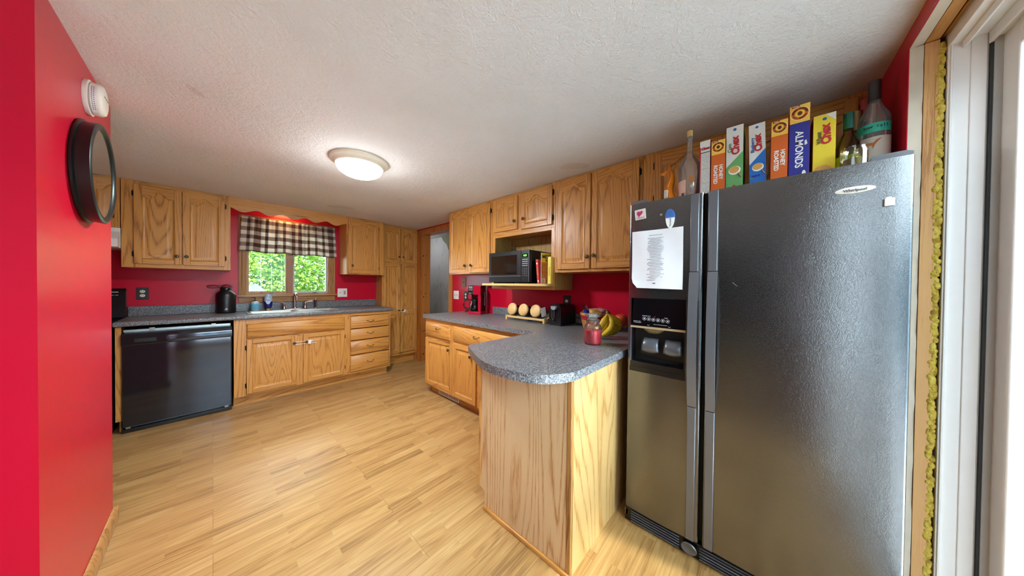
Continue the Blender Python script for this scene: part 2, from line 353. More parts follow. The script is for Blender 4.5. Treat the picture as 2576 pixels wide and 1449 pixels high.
# ------------------------------------------------------------------ doorway casing (far right)
m = MB()
m.box(WX - .015, WX - .0005, 4.13, 4.249, 0, 2.064, PINE); m.box(WX - .013, WX - .0005, 3.27, 3.35, 0, 2.064, PINE); m.box(WX - .0155, WX - .0005, 3.268, 4.249, 2.065, 2.145, PINEH)
m.box(WX - .004, WX + .145, 4.112, 4.13, 0, 2.09, PINE); m.box(WX - .004, WX + .145, 3.30, 3.318, 0, 2.09, PINE); m.box(WX - .003, WX + .144, 3.318, 4.112, 2.072, 2.089, PINEH)
KNOT = mat('dark_pine_knot', '2e1408', .5, var=.4, vs=200)
for x, z, r in ((.02, 1.73, .011), (.075, 1.735, .007), (.05, 1.42, .008), (.06, 1.11, .009), (.028, 1.06, .010), (.055, .80, .007), (.02, .50, .009), (.06, .50, .009), (.07, .22, .014), (.03, .12, .012), (.075, .11, .012), (.10, 1.28, .006)):
    m.lathe([(r, 0), (r * .9, .0012), (1e-6, .0014)], KNOT, M=T(WX + x, 4.112, z) @ RX(PI / 2) @ Matrix.Diagonal((1, 1.3, 1, 1)), seg=12)
struct('trim_4', m, bevel=.002)
struct('wall_hall', MB().box(WX, WX + .13, WY + .1405, 6.8, 0, 2.4, HALL).box(3.38, 3.5, 2.9, 6.8, 0, 2.4, HALL).box(WX + .13, 3.38, 6.7, 6.8, 0, 2.4, HALL).box(WX + .13, 3.5, 2.9, 3.0, 0, 2.4, HALL))
struct('wall_hall_patch', MB().prism([(4.3, 2.30), (4.3, 1.95), (4.45, 1.9), (4.6, 1.99), (4.72, 2.03), (4.82, 1.96), (4.93, 2.0), (5.0, 2.12), (5.12, 2.2), (5.2, 2.30)], 3.376, 3.38, mat('olive_patch', '7d8068', .9, var=.2, vs=8), axis='x'))
# baseboard of stub wall
m = MB().prism([(-.355, 0), (-.338, 0), (-.338, .055), (-.345, .075), (-.355, .08)], 1.59, 2.50, TRIMO, axis='y', M=None)
m.box(-.49, -.338, 2.50, 2.515, 0, .08, TRIMO)
struct('baseboard_stub', m, bevel=.002)
# ------------------------------------------------------------------ window
w1 = bpy.data.objects.new('window_1', None); C.objects.link(w1); w1['kind'] = 'structure'
m = MB(); cy = WY - .018
def fluted(x0, x1, z0, z1, vert=True):
    m.box(x0, x1, cy, WY, z0, z1, TRIMO if vert else TRIMH)
    w = (x1 - x0) if vert else (z1 - z0)
    for t in (.14, .32, .5, .68, .86):
        if vert: m.cyl((x0 + w * t, cy, z0), (x0 + w * t, cy, z1), w * .07, TRIMO, 8)
        else: m.cyl((x0, cy, z0 + w * t), (x1, cy, z0 + w * t), w * .07, TRIMH, 8)
fluted(.203, .275, 1.112, 2.055); fluted(1.098, 1.17, 1.112, 2.055); fluted(.275, 1.098, 1.985, 2.055, False)
m.box(.19, 1.195, cy - .03, WY, 1.098, 1.118, TRIMH)
fluted(.205, 1.168, 1.03, 1.096, False)
m.box(.262, .275, WY - .005, WY + .13, 1.115, 2.0, TRIMO); m.box(1.085, 1.098, WY - .005, WY + .13, 1.115, 2.0, TRIMO); m.box(.262, 1.098, WY - .005, WY + .13, 1.105, 1.13, TRIMH); m.box(.262, 1.098, WY, WY + .13, 1.99, 2.03, TRIMH)
m.box(.648, .703, WY + .0, WY + .1, 1.12, 2.0, mat('mullion_tan', '96633c', .45, var=.1))
m.build('window_frame', w1, bevel=.0015)
for xa, xb, mm in ((.272, .65, TRIMO), (.702, 1.09, GREYV)):
    m = MB(); w = .02
    for a in ((xa, xa + w, 1.13, 1.99), (xb - w, xb, 1.13, 1.99), (xa + w, xb - w, 1.13, 1.16), (xa + w, xb - w, 1.96, 1.99)): m.box(a[0], a[1], WY + .03, WY + .06, a[2], a[3], mm)
    o = m.build('window_sash', w1, bevel=.002); MB().box(xa + w, xb - w, WY + .043, WY + .047, 1.16, 1.96, PANE).build('pane', o)
    cx_ = (xa + xb) / 2 + .03
    c_ = MB().box(cx_ - .05, cx_ + .05, WY - .012, WY + .01, 1.118, 1.132, mat('pewter', '7d776c', .4, .8)); c_.box(cx_ - .02, cx_ + .02, WY - .02, WY, 1.13, 1.142, BRZ).tube([(cx_, WY - .015, 1.14), (cx_ + .01, WY - .03, 1.147), (cx_ + .045, WY - .03, 1.142)], .004, mat('pewter', ''), 8); c_.build('crank_handle', w1, bevel=.002)
    MB().box(xa + .35 if xa < .5 else xa + .004, xa + .362 if xa < .5 else xa + .016, WY - .0, WY + .03, 1.52, 1.575, GREYV).build('sash_lock', w1, bevel=.003)
# curtain valance
def curtain():
    nx, nz = 150, 12; v = []; f = []; uv = []
    x0, x1 = .225, 1.155
    for i in range(nx + 1):
        t = i / nx
        for j in range(nz + 1):
            s_ = j / nz; fl = .35 + .65 * s_
            z = 2.03 - .405 * s_ + .006 * math.sin(t * 19) * s_
            x = x0 + (x1 - x0) * t + (t - .5) * .04 * s_ + .004 * math.sin(t * 60) * (1 - s_)
            y = WY - .062 - .014 * fl * math.sin(t * 58 + 1.3 * math.sin(t * 17)) - .007 * math.sin(t * 121 + 2) * (1 - s_ * .6) - .01 * s_
            if s_ < .06: y -= .004
            v.append((x, y, z)); uv.append((t * 11.5 + .16 * math.sin(t * 58 + 1.3 * math.sin(t * 17)), s_ * 4.4 + .25))
    for i in range(nx):
        for j in range(nz): a = i * (nz + 1) + j; f.append((a, a + nz + 1, a + nz + 2, a + 1))
    me = bpy.data.meshes.new('window_curtain'); me.from_pydata(v, [], f); me.materials.append(CHECK)
    l = me.uv_layers.new(name='UVMap')
    for p in me.polygons:
        p.use_smooth = True
        for li in p.loop_indices: l.data[li].uv = uv[me.loops[li].vertex_index]
    o = bpy.data.objects.new('curtain_panel', me); C.objects.link(o)
    s = o.modifiers.new('s', 'SOLIDIFY'); s.thickness = .001
    r = thing('window_curtain', 'short brown and white checked valance curtain gathered over the sink window', 'curtain', (0, 0, 0)); o.parent = r
    MB().cyl((.218, WY - .036, 2.012), (1.162, WY - .036, 2.012), .005, BRZ).tube([(.218, WY - .036, 2.012), (.217, WY - .02, 2.012)], .005, BRZ).tube([(1.162, WY - .036, 2.012), (1.163, WY - .02, 2.012)], .005, BRZ).build('curtain_rod', r)
curtain()
# ------------------------------------------------------------------ cabinetry
def arch_outline(xL, xR, zb, zs, A, inset, n=24):
    xl, xr = xL + inset, xR - inset; xc = (xL + xR) / 2; hw = (xR - xL) / 2
    pts = [(xl, zb + inset), (xr, zb + inset)]
    for i in range(n + 1):
        x = xr + (xl - xr) * i / n; u = (x - xc) / hw
        b = .5 * (1 + math.cos(PI * min(1, abs(u) / .74))) if A else 0
        if A and abs(u) > .6: b -= .10 * math.sin(PI * (abs(u) - .6) / .4)
        pts.append((x, zs + A * b - inset))
    return pts
def door_mb(x0, x1, z0, z1, arch=True, splits=None, t=.019, sw=.052):
    m = MB(); A = .055 if arch else 0; spans = []
    if splits: spans = splits
    else: spans = [(z0 + sw, z1 - (sw + .052 if arch else sw), A)]
    xL, xR = x0 + sw, x1 - sw; e = -.007
    m.box(x0, xL + e, -t, 0, z0, z1, OKV); m.box(xR - e, x1, -t, 0, z0, z1, OKV)
    zprev = z0
    for (zb, zs, a) in spans:
        m.box(xL + e, xR - e, -t, 0, zprev, zb + e, OKH)
        rings = [(e, -t), (0, -t + .008), (.009, -t + .0095), (.036, -t + .001)]
        loops = [[(p[0], y, p[1]) for p in arch_outline(xL, xR, zb, zs, a, ins)] for ins, y in rings]
        n = len(loops[0]); v = [p for lp in loops for p in lp]; f = []
        for r in range(3):
            for i in range(n): j = (i + 1) % n; f.append((r * n + i, r * n + j, (r + 1) * n + j, (r + 1) * n + i))
        m.add(v, f, OKV); m.add(loops[3], [tuple(range(n))], OKV)
        top = arch_outline(xL, xR, zb, zs, a, e)[2:]
        zprev = zs - e
        if a:
            zt = z1; m.prism([(xR - e, zt)] + top + [(xL + e, zt)], -t, 0, OKH); zprev = None
    if zprev is not None: m.box(xL + e, xR - e, -t, 0, zprev, z1, OKH)
    return m
def knob(parent, x, z, y=-.019, r=.015):
    M = T(x, y, z) @ RX(PI / 2)
    m = MB().lathe([(.006, 0), (.006, .012), (r, .014), (r, .018), (r * .82, .020), (r * .72, .0175), (r * .6, .0175), (r * .45, .023), (1e-6, .025)], BRZ, M=M, seg=20)
    for k in range(10): a = 2 * PI * k / 10; m.ball((x + r * .86 * math.cos(a), y - .019, z + r * .86 * math.sin(a)), .0028, BRZ, seg=8)
    return m.build('knob', parent)
def hinge(parent, x, z, side):
    m = MB(); s_ = side; m.box(min(x, x - s_ * .011), max(x, x - s_ * .011), -.003, 0, z - .021, z + .021, BLKH); m.cyl((x, -.008, z - .024), (x, -.008, z + .024), .0042, BLKH, 8)
    m.ball((x, -.008, z - .027), .004, BLKH, 8); m.ball((x, -.008, z + .027), .004, BLKH, 8)
    return m.build('hinge', parent)
def door(parent, x0, x1, z0, z1, hl, kn=None, arch=True, splits=None, ajar=0, name='door', hz=(.085, .085)):
    """hl: 'L' or 'R' hinge side"""
    hx = x0 if hl == 'L' else x1
    m = door_mb(x0 - hx, x1 - hx, z0, z1, arch, splits)
    o = m.build(name, parent, loc=(hx, 0, 0), rotz=math.radians(ajar), bevel=.003, ang=75)
    if kn: knob(o, kn[0] - hx, kn[1])
    s_ = 1 if hl == 'L' else -1
    for z in (z0 + hz[0], z1 - hz[1]): hinge(o, 0 - s_ * .001, z, s_)
    return o
def pull(parent, x, z, y=-.019, w=.075):
    m = MB(); pts = []
    for i in range(17):
        t = i / 16; u = t * 2 - 1
        pts.append((x + u * w / 2, y - .022 * (1 - u * u) ** .6 - .002, z - .008 * math.sin(PI * t) + .008 * abs(u) ** 3))
    m.tube(pts, [.0022 + .0018 * math.sin(PI * i / 16) for i in range(17)], BRZ, 8)
    for s_ in (-1, 1): m.ball((x + s_ * w / 2, y - .001, z + .006), (.010, .003, .006), BRZ, 10)
    return m.build('handle', parent)
def drawer(parent, x0, x1, z0, z1, px=None, pz=None):
    m = MB(); t = .019; b = .012
    v = [(x0, 0, z0), (x1, 0, z0), (x1, 0, z1), (x0, 0, z1), (x0, -t * .45, z0), (x1, -t * .45, z0), (x1, -t * .45, z1), (x0, -t * .45, z1), (x0 + b, -t, z0 + b), (x1 - b, -t, z0 + b), (x1 - b, -t, z1 - b), (x0 + b, -t, z1 - b)]
    f = [(0, 1, 5, 4), (1, 2, 6, 5), (2, 3, 7, 6), (3, 0, 4, 7), (4, 5, 9, 8), (5, 6, 10, 9), (6, 7, 11, 10), (7, 4, 8, 11), (8, 9, 10, 11), (3, 2, 1, 0)]
    o = m.add(v, f, OKH).build('drawer', parent)
    if px is not None: pull(o, px, pz if pz else (z0 + z1) / 2)
    return o
def carcass(parent, W, D, z0, z1, openings, name='cabinet_body', t=.016, side=OKVD, x0=0, shelf=True, toe=None, back=True):
    """hollow box with a face frame; openings = list of (xa,xb,za,zb)"""
    m = MB(); zz = z0
    m.box(x0, x0 + t, .019, D, zz, z1, side); m.box(W - t, W, .019, D, zz, z1, side)
    m.box(x0 + t, W - t, .019, D, zz, zz + t, OKH); m.box(x0 + t, W - t, .019, D, z1 - t, z1, OKH)
    if back: m.box(x0 + t, W - t, D - .008, D, zz + t, z1 - t, VENY)
    # face frame: cover rect minus openings, cut in columns
    xs = sorted(set([x0, W] + [o[0] for o in openings] + [o[1] for o in openings]))
    for a, b in zip(xs[:-1], xs[1:]):
        cm = (a + b) / 2; ho = sorted([(o[2], o[3]) for o in openings if o[0] < cm < o[1]]); z = z0
        if not ho:
            if a > x0 + 1e-4 and b < W - 1e-4:
                lo, hi = min(o[2] for o in openings), max(o[3] for o in openings); m.box(a, b, 0, .019, z0, lo, OKH); m.box(a, b, 0, .019, lo, hi, OKV); m.box(a, b, 0, .019, hi, z1, OKH)
            else: m.box(a, b, 0, .019, z0, z1, OKV)
            continue
        for (u, w) in ho:
            if u > z + 1e-4: m.box(a, b, 0, .019, z, u, OKH)
            z = w
        if z < z1 - 1e-4: m.box(a, b, 0, .019, z, z1, OKH)
    o = m.build(name, parent, bevel=.0012)
    if toe:
        MB().box(x0 + toe[1], W - toe[2], .07, .088, 0, toe[0], toe[3] if len(toe) > 3 else OKH).build('toe_kick', parent)
    return o
UB, UT = 1.392, HC - .001
# --- back wall uppers (front plane y=4.15)
D_ = WY - 4.15 - .004
t1 = thing('wall_cabinet', 'oak wall cabinet with two arched doors left of the sink window', 'cabinet', (-.54, 4.15, 0))
carcass(t1, .67, D_, UB, UT, [(.075, .335, 1.44, 2.125), (.355, .62, 1.44, 2.125)])
door(t1, .067, .341, 1.428, 2.137, 'L', (.311, 1.509)); door(t1, .347, .628, 1.428, 2.137, 'R', (.371, 1.510))
t2 = thing('wall_cabinet', 'short oak wall cabinet above the range hood, beside the stub wall', 'cabinet', (-1.30, 4.15, 0))
carcass(t2, .755, D_, 1.735, UT, [(.03, .36, 1.76, 2.125), (.39, .70, 1.76, 2.125)])
door(t2, .025, .365, 1.75, 2.137, 'L', (.34, 1.79)); door(t2, .38, .715, 1.75, 2.137, 'R', (.405, 1.79))
t3 = thing('wall_cabinet', 'narrow oak wall cabinet with one arched door right of the sink window', 'cabinet', (1.222, 4.15, 0))
carcass(t3, .498, D_, UB, UT, [(.03, .40, 1.43, 2.13)])
door(t3, .017, .412, 1.404, 2.146, 'R', (.063, 1.511))
# scalloped valance board
m = MB(); pts = [(.13, UT), (.13, 2.055)]
n = 90
for i in range(n + 1):
    t = i / n; x = .13 + 1.092 * t
    ph = (t * 4.9) % 1.0
    zz = 2.060 - .034 * (.5 - .5 * math.cos(2 * PI * (t * 5.0))) ** .8 - .008 * math.sin(2 * PI * t * 5.0)
    pts.append((x, zz))
pts += [(1.222, UT)]
m.prism(pts, 4.15, 4.169, OKH)
tag(m.build('window_valance_board', bevel=.004), 'scalloped oak valance board spanning between the cabinets above the window', 'valance')
# under-valance lamp
sl = thing('undercabinet_lamp', 'small lamp hidden behind the scalloped valance board', 'lamp', (.62, 4.33, HC))
MB().box(-.09, .09, -.03, .03, -.03, 0, WHITE).build('lamp_base', sl, bevel=.004); MB().cyl((-.08, 0, -.04), (.08, 0, -.04), .012, emis('warm_tube', 'ffc27a', 16)).build('bulb', sl)
# --- pantry
tp = thing('pantry_cabinet', 'tall oak pantry cabinet with four doors in the far corner', 'pantry', (1.73, 4.25, 0))
PW = WX - .0165 - 1.73; PDp = WY - 4.25 - .004
carcass(tp, PW, PDp, .135, UT, [(.02, .275, 1.62, 2.12), (.29, .55, 1.62, 2.12), (.02, .275, .19, 1.56), (.29, .55, .19, 1.56)], toe=(.135, 0, .017))
door(tp, .012, .279, 1.607, 2.135, 'L', (.25, 1.69)); door(tp, .286, .563, 1.607, 2.135, 'R', (.315, 1.69))
MB().box(PW - .016, PW, .0, PDp, 0, .1345, OKVD).build('base_side', tp)
dl = door(tp, .012, .279, .180, 1.585, 'L', (.251, .85), False, [(.235, .775, 0), (.875, 1.53, 0)]); dr = door(tp, .286, .563, .180, 1.585, 'R', (.314, .85), False, [(.235, .775, 0), (.875, 1.53, 0)])
def latch(x0, x1, z, y, ang, label, loc, rot=0):
    r = thing('cabinet_latch', label, 'latch', loc, rot)
    L = x1 - x0; M = T(x0, 0, 0) @ RY(ang)
    m = MB(); pts = [(L + .075, y, .014), (.01, y, .014)] + [(-.014 * math.cos(a), y, .014 * math.sin(a)) for a in [PI * .4, PI * .25, 0, -PI * .25, -PI * .4]] + [(.01, y, -.014), (L + .095, y, -.014)]
    m.tube([M @ Vector(p) for p in pts], .0028, WHITE, 8); m.build('u_bar', r)
    m = MB().box(L + .012, L + .040, y - .012, y + .012, -.022, .024, WHITE, M).box(L + .040, L + .052, y - .008, y + .008, .002, .02, WHITE, M); m.build('slider_lock', r, bevel=.004)
latch(0, .063, 0, -.030, math.radians(9), 'white child safety latch looped round the pantry door knobs', (1.981, 4.25, .852))
# --- back base run (face y=3.90)
BF = 3.90; BD = WY - BF - .004; BT = .888
tf = thing('end_panel', 'narrow oak filler post left of the black dishwasher', 'cabinet panel', (-.54, BF, 0))
MB().box(0, .030, 0, BD, .105, BT, OKV).build('post', tf, bevel=.002); MB().box(.012, .045, .06, .09, 0, .105, OKV).build('toe_block', tf)
ts = thing('sink_base_cabinet', 'oak sink base cabinet with two framed doors under the sink', 'cabinet', (.143, BF, 0))
carcass(ts, 1.018, BD, .100, BT, [(.105, .50, .14, .665), (.56, .96, .14, .665)], toe=(.10, 0, 0))
drawer(ts, .092, .985, .69, .842)
door(ts, .092, .502, .122, .680, 'L', (.478, .590), False); door(ts, .560, .984, .122, .680, 'R', (.590, .590), False)
latch(0, .112, 0, -.030, math.radians(1), 'white child safety latch joining the two sink cabinet doors', (.620, BF, .588))
td = thing('drawer_cabinet', 'oak base cabinet with a stack of four drawers', 'cabinet', (1.161, BF, 0))
carcass(td, .545, BD, .100, BT, [(.04, .52, .14, .85)], toe=(.10, 0, .02))
zs = [.845, .676, .522, .335, .115]
for i in range(4): drawer(td, .028, .525, zs[i + 1] + .008, zs[i], .272, [.768, .612, .44, .232][i])
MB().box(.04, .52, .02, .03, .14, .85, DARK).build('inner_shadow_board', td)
# dishwasher
dw = thing('dishwasher', 'black built-in dishwasher with glossy door beside the sink cabinet', 'dishwasher', (-.508, BF - .0, 0))
W = .638
MB().box(.01, W - .01, .03, BD - .02, .02, .855, mat('galvanised_tub', '8a8f92', .4, .6)).build('tub', dw)
MB().box(0.02, W - .02, .045, .06, .012, .10, BLACK).box(0, W, -.012, .05, 0.004, .035, BLKM).build('kick_plate', dw, bevel=.003)
m = MB(); fr = [(0, -.022), (.0, .03)]
m.prism([(.0, .03), (.0, -.012), (.006, -.022), (W - .006, -.022), (W, -.012), (W, .03)], .055, .730, DWM, axis='z')
m.build('door', dw, bevel=.002)
m = MB().prism([(-.026, .738), (-.022, .728), (.02, .728), (.02, .83), (-.014, .83), (-.026, .815)], 0.0, W, DWM, axis='x')
cp = m.build('control_panel', dw, bevel=.002)
m = MB().box(.065, .18, -.028, -.024, .756, .785, BLKM)
for k in range(6): m.box(.072 + k * .017, .084 + k * .017, -.0295, -.028, .762, .779, BLACK)
m.build('button_strip', cp)
MB().prism([(.27, .755), (W - .005, .765), (W - .005, .748), (.30, .742)], -.036, -.02, BLACK).build('door_handle', dw, bevel=.003)
MB().box(.01, W - .01, -.01, .02, .842, .862, mat('aluminium_strip', 'a8b4b4', .35, .8)).box(.14, .17, -.016, .0, .845, .872, STEEL).box(.50, .53, -.016, .0, .845, .872, STEEL).build('mounting_strip', dw, bevel=.001)
for xa in (.02, W - .05): MB().box(xa, xa + .025, -.018, .0, .038, .055, STEEL).build('lower_bracket', dw)
# ---- back countertop with sink cut-out
def rolled(mb_args): pass
ct = thing('countertop', 'long speckled grey laminate countertop holding the sink', 'countertop', (0, 0, 0))
CZ0, CZ1 = .892, .930; cf = 3.868; m = MB(); sx0, sx1, sy0, sy1 = .265, 1.10, 3.965, 4.40
def roll(y0, y1, z0, z1, r=.012): return [(y1, z0), (y1, z1), (y0 + r, z1), (y0 + r * .3, z1 - r * .3), (y0, z1 - r), (y0, z0 + .004), (y0 + .004, z0)]
m.prism(roll(cf, sy0, CZ0, CZ1), -.545, 1.728, COUNTER, axis='x')
m.box(-.545, sx0, sy0, WY, CZ0, CZ1, COUNTER); m.box(sx1, 1.728, sy0, WY, CZ0, CZ1, COUNTER); m.box(sx0, sx1, sy1, WY, CZ0, CZ1, COUNTER)
m.build('worktop', ct)
MB().box(-.545, 1.726, WY - .02, WY, CZ1, CZ1 + .095, COUNTER).build('backsplash', ct, bevel=.004)
# ---- sink
sk = thing('kitchen_sink', 'double-bowl stainless sink under the window', 'sink', (.6825, 4.18, CZ1))
m = MB(); X0, X1, Ya, Yb = -.435, .435, -.235, .235; z1 = .006
bowls = [(-.395, -.02, -.195, .145), (.02, .395, -.195, .145)]
m.box(X0, X1, Ya, -.195, 0, z1, STEEL); m.box(X0, X1, .145, Yb, 0, z1, STEEL); m.box(X0, -.395, -.195, .145, 0, z1, STEEL); m.box(.395, X1, -.195, .145, 0, z1, STEEL); m.box(-.02, .02, -.195, .145, -.005, z1 - .002, STEEL)
m.build('rim', sk, bevel=.003)
for (a, b, c, d) in bowls:
    m = MB(); dp = -.17; q = .02
    v = [(a, c, z1 - .003), (b, c, z1 - .003), (b, d, z1 - .003), (a, d, z1 - .003), (a + q, c + q, dp), (b - q, c + q, dp), (b - q, d - q, dp), (a + q, d - q, dp)]
    m.add(v, [(0, 4, 5, 1), (1, 5, 6, 2), (2, 6, 7, 3), (3, 7, 4, 0), (4, 7, 6, 5)], STEEL)
    m.lathe([(.045, dp + .001), (.04, dp + .003), (.02, dp - .001), (1e-6, dp - .001)], CHROME, c=((a + b) / 2, (c + d) / 2, 0))
    o = m.build('bowl', sk)
# ---- faucet
fc = thing('kitchen_faucet', 'two-handled gooseneck faucet in warm nickel behind the sink', 'faucet', (.705, 4.375, CZ1 + .006))
MB().lathe([(.028, 0), (.028, .006), (.02, .012), (1e-6, .012)], NICK, sx=5.2, sy=1).build('deck_plate', fc)
m = MB(); pts = [(0, 0, .01), (0, 0, .09), (0, 0, .15)] + [(0, -.055 + .055 * math.cos(a), .15 + .055 * math.sin(a)) for a in [PI * k / 8 for k in range(1, 9)]] + [(0, -.11, .12)]
m.tube(pts, .011, NICK, 14); m.lathe([(.02, .0), (.018, .02), (.013, .03)], NICK); m.cyl((0, 0, .085), (0, 0, .095), .0135, NICK); m.build('spout', fc)
for s_ in (-1, 1):
    m = MB().lathe([(.022, 0), (.02, .01), (.014, .03), (.013, .05), (.016, .055), (.012, .066)], NICK, c=(s_ * .105, 0, .008)); m.tube([(s_ * .105, 0, .07), (s_ * .112, 0, .085), (s_ * .15, -.004, .092), (s_ * .185, -.01, .098)], [.008, .007, .006, .008], NICK, 10); m.build('handle', fc)
sp_ = thing('side_sprayer', 'slim pull-out sprayer standing right of the faucet', 'sprayer', (.925, 4.375, CZ1 + .006))
MB().lathe([(.02, 0), (.018, .008), (.012, .012)], NICK).build('base', sp_); m = MB().lathe([(.010, .01), (.012, .06), (.014, .085), (.015, .105), (.010, .12), (1e-6, .122)], BLKM); m.build('grip', sp_)
m = MB().ball((0, -.004, .108), .014, NICK, 14); m.box(-.003, .003, -.017, -.01, .02, .09, CHROME); m.build('spray_head', sp_)
# ---- items on back counter
jg = thing('water_jug', 'large matte black insulated water jug with looped lid handle', 'jug', (.10, 4.345, CZ1))
MB().lathe([(.072, 0), (.078, .006), (.079, .02), (.079, .195), (.074, .215), (.045, .245), (.040, .255)], BLKM, seg=32).build('body', jg)
m = MB().lathe([(.043, .25), (.045, .255), (.045, .275), (.038, .282), (1e-6, .283)], BLACK, seg=24); m.build('lid', jg)
MB().tube([(-.05, 0, .30)] + [(-.095 + .045 * math.cos(a), 0, .288 + .014 * math.sin(a)) for a in [0.3 + 2 * PI * k / 12 for k in range(12)]], .006, BLACK, 8, closed=True).tube([(-.04, 0, .27), (-.02, 0, .30), (.01, 0, .305), (.035, 0, .298), (.045, 0, .27)], .009, BLACK, 8).build('handle', jg)
MB().prism([(-.012, .045), (.0, .034), (.012, .045), (.004, .058), (-.004, .058), (.005, .046), (0, .041), (-.006, .046), (-.004, .05)], -.0795, -.077, WHITE).build('logo', jg)
so = thing('soap_dispenser', 'hand soap bottle with blue label and black pump', 'soap bottle', (.335, 4.36, CZ1 + .006))
MB().lathe([(.034, 0), (.038, .005), (.038, .09), (.034, .104), (.016, .112), (.014, .118)], mat('clear_grey_bottle', 'b9bfc0', .15), seg=24).build('bottle', so)
m = MB().lathe([(.0386, .015), (.0386, .085)], mat('sky_blue_label', '63b2d0', .5, var=.1), seg=24)
for k, (w, z) in enumerate(((.03, .072), (.038, .055), (.034, .045), (.024, .03))): m.text('.....'[:3 + k % 3], .011, mat('navy_ink', '1f4a78', .5), T(0, -.0392, z) @ MF, bold=.0006)
m.build('label', so)
MB().lathe([(.015, .115), (.015, .128), (.006, .132), (.005, .15)], BLACK, seg=14).tube([(0, 0, .15), (0, 0, .158), (-.012, -.006, .16), (-.03, -.012, .156)], .005, BLACK, 8).build('pump', so)
ds = thing('dish_soap_bottle', 'upside-down dish soap bottle with navy liquid and yellow cap', 'soap bottle', (.452, 4.365, CZ1 + .006))
MB().lathe([(.014, 0), (.016, .004), (.015, .022)], mat('yellow_cap', 'e0b62a', .4), seg=16, sx=1.2).build('cap', ds)
MB().lathe([(.013, .02), (.026, .034), (.031, .07), (.031, .105), (.0305, .106)], mat('navy_liquid', '14206e', .15), seg=24, sx=1.2, sy=.7).build('lower_body', ds)
MB().lathe([(.0305, .105), (.030, .15), (.026, .178), (.02, .19), (1e-6, .192)], mat('clear_blue_plastic', '9fb4cc', .12), seg=24, sx=1.2, sy=.7).build('upper_body', ds)
m = MB().lathe([(1e-6, 0), (.024, 0), (.024, .001)], mat('pale_blue_label', 'b6cbe4', .5), M=T(-.004, -.0215, .115) @ RX(PI / 2) @ Matrix.Diagonal((.95, 1.7, 1, 1)), seg=20); m.text('Dawn', .017, mat('deep_blue_ink', '1a3f9a', .5), T(-.004, -.0232, .125) @ MF, bold=.0006); m.build('label', ds)
# range
rg = thing('kitchen_range', 'black electric range with upright control backguard left of the counter', 'stove', (-1.31, 3.86, 0))
MB().box(.003, .757, .03, .60, .02, .905, BLACK).build('body', rg, bevel=.004); MB().box(0, .76, 0, .60, .905, .925, GLB).build('cooktop', rg, bevel=.006)
MB().prism([(.545, .925), (.60, .925), (.60, 1.195), (.575, 1.2), (.555, 1.18)], .0, .76, BLACK, axis='x').build('backguard', rg, bevel=.004)
bg = MB().box(.655, .72, .5505, .556, 1.163, 1.168, WHITE)
for k in range(3): bg.box(.66 + k * .022, .675 + k * .022, .5495, .556, 1.135, 1.139, WHITE)
bg.build('panel_lettering', rg)
for k in range(4): MB().lathe([(.022, 0), (.02, .018), (1e-6, .02)], BLKM, M=T(.09 + k * .08 + (.30 if k > 1 else 0), .552, 1.07) @ RX(PI / 2)).build('knob', rg)
for (x, y, r) in ((.2, .16, .09), (.56, .16, .075), (.2, .42, .075), (.56, .42, .09)): MB().lathe([(r + .012, 0), (r + .01, .004), (r, .002)], CHROME, c=(x, y, .925)).tube([(x + (r - .01) * q / 30 * math.cos(q * .7), y + (r - .01) * q / 30 * math.sin(q * .7), .931) for q in range(4, 31)], .004, BLKM, 6).build('burner', rg)
MB().box(.02, .74, -.005, .03, .22, .80, GLB).tube([(.06, -.01, .82), (.06, -.04, .83), (.70, -.04, .83), (.70, -.01, .82)], .009, STEEL).build('oven_door', rg, bevel=.004)
hd = thing('range_hood', 'white range hood under the short cabinet above the stove', 'range hood', (-1.30, 4.0, 0))
MB().prism([(.15, 1.555), (.15, 1.733), (.48, 1.733), (.48, 1.555)], 0, .757, WHITE, axis='x').prism([(.15, 1.70), (.06, 1.63), (.06, 1.56), (.15, 1.555)], 0, .755, WHITE, axis='x').build('hood_body', hd, bevel=.004)
MB().box(.30, .70, .055, .062, 1.575, 1.60, GREYV).build('switch_strip', hd)
# ------------------------------------------------------------------ right wall uppers (face x=2.005); local x = Y0 - Y
UF = 2.005; UD = WX - UF - .004
def rt(name, label, cat, ytop, x=UF, z=0): return thing(name, label, cat, (x, ytop, z), RR)
c1 = rt('wall_cabinet', 'oak wall cabinet beside the doorway with its left door slightly ajar', 'cabinet', 2.892)
carcass(c1, .762, UD, UB, UT, [(.035, .355, 1.43, 2.13), (.405, .72, 1.43, 2.13)])
door(c1, .008, .352, 1.405, 2.140, 'L', (.307, 1.49), ajar=3.5); door(c1, .392, .742, 1.405, 2.140, 'R', (.440, 1.489))
c2 = rt('microwave_cabinet', 'oak cabinet with two small arched doors above an open microwave niche', 'cabinet', 2.128)
CW = .790
carcass(c2, CW, UD, 1.775, UT, [(.05, .36, 1.83, 2.12), (.42, .75, 1.83, 2.12)], name='cabinet_body')
m = MB()
m.box(0, .018, .019, UD, 1.228, 1.775, VENY); m.box(CW - .018, CW, .019, UD, 1.228, 1.775, VENY); m.box(.018, CW - .018, UD - .01, UD, 1.228, 1.775, VENY); m.box(.018, CW - .018, .019, UD - .01, 1.236, 1.262, OKH)
m.box(0, .045, 0, .019, 1.228, 1.775, OKV); m.box(CW - .038, CW, 0, .019, 1.228, 1.775, OKV); m.box(.045, CW - .038, 0, .019, 1.228, 1.262, OKH); m.box(.045, CW - .038, 0, .019, 1.755, 1.776, OKH)
m.build('open_niche', c2, bevel=.0012)
door(c2, .032, .361, 1.812, 2.140, 'L', (.335, 1.890), hz=(.06, .06)); door(c2, .412, .765, 1.800, 2.140, 'R', (.448, 1.895), hz=(.06, .06))
shf = rt('microwave_shelf', 'pale wooden shelf board projecting under the microwave', 'shelf', 2.135, 1.875)
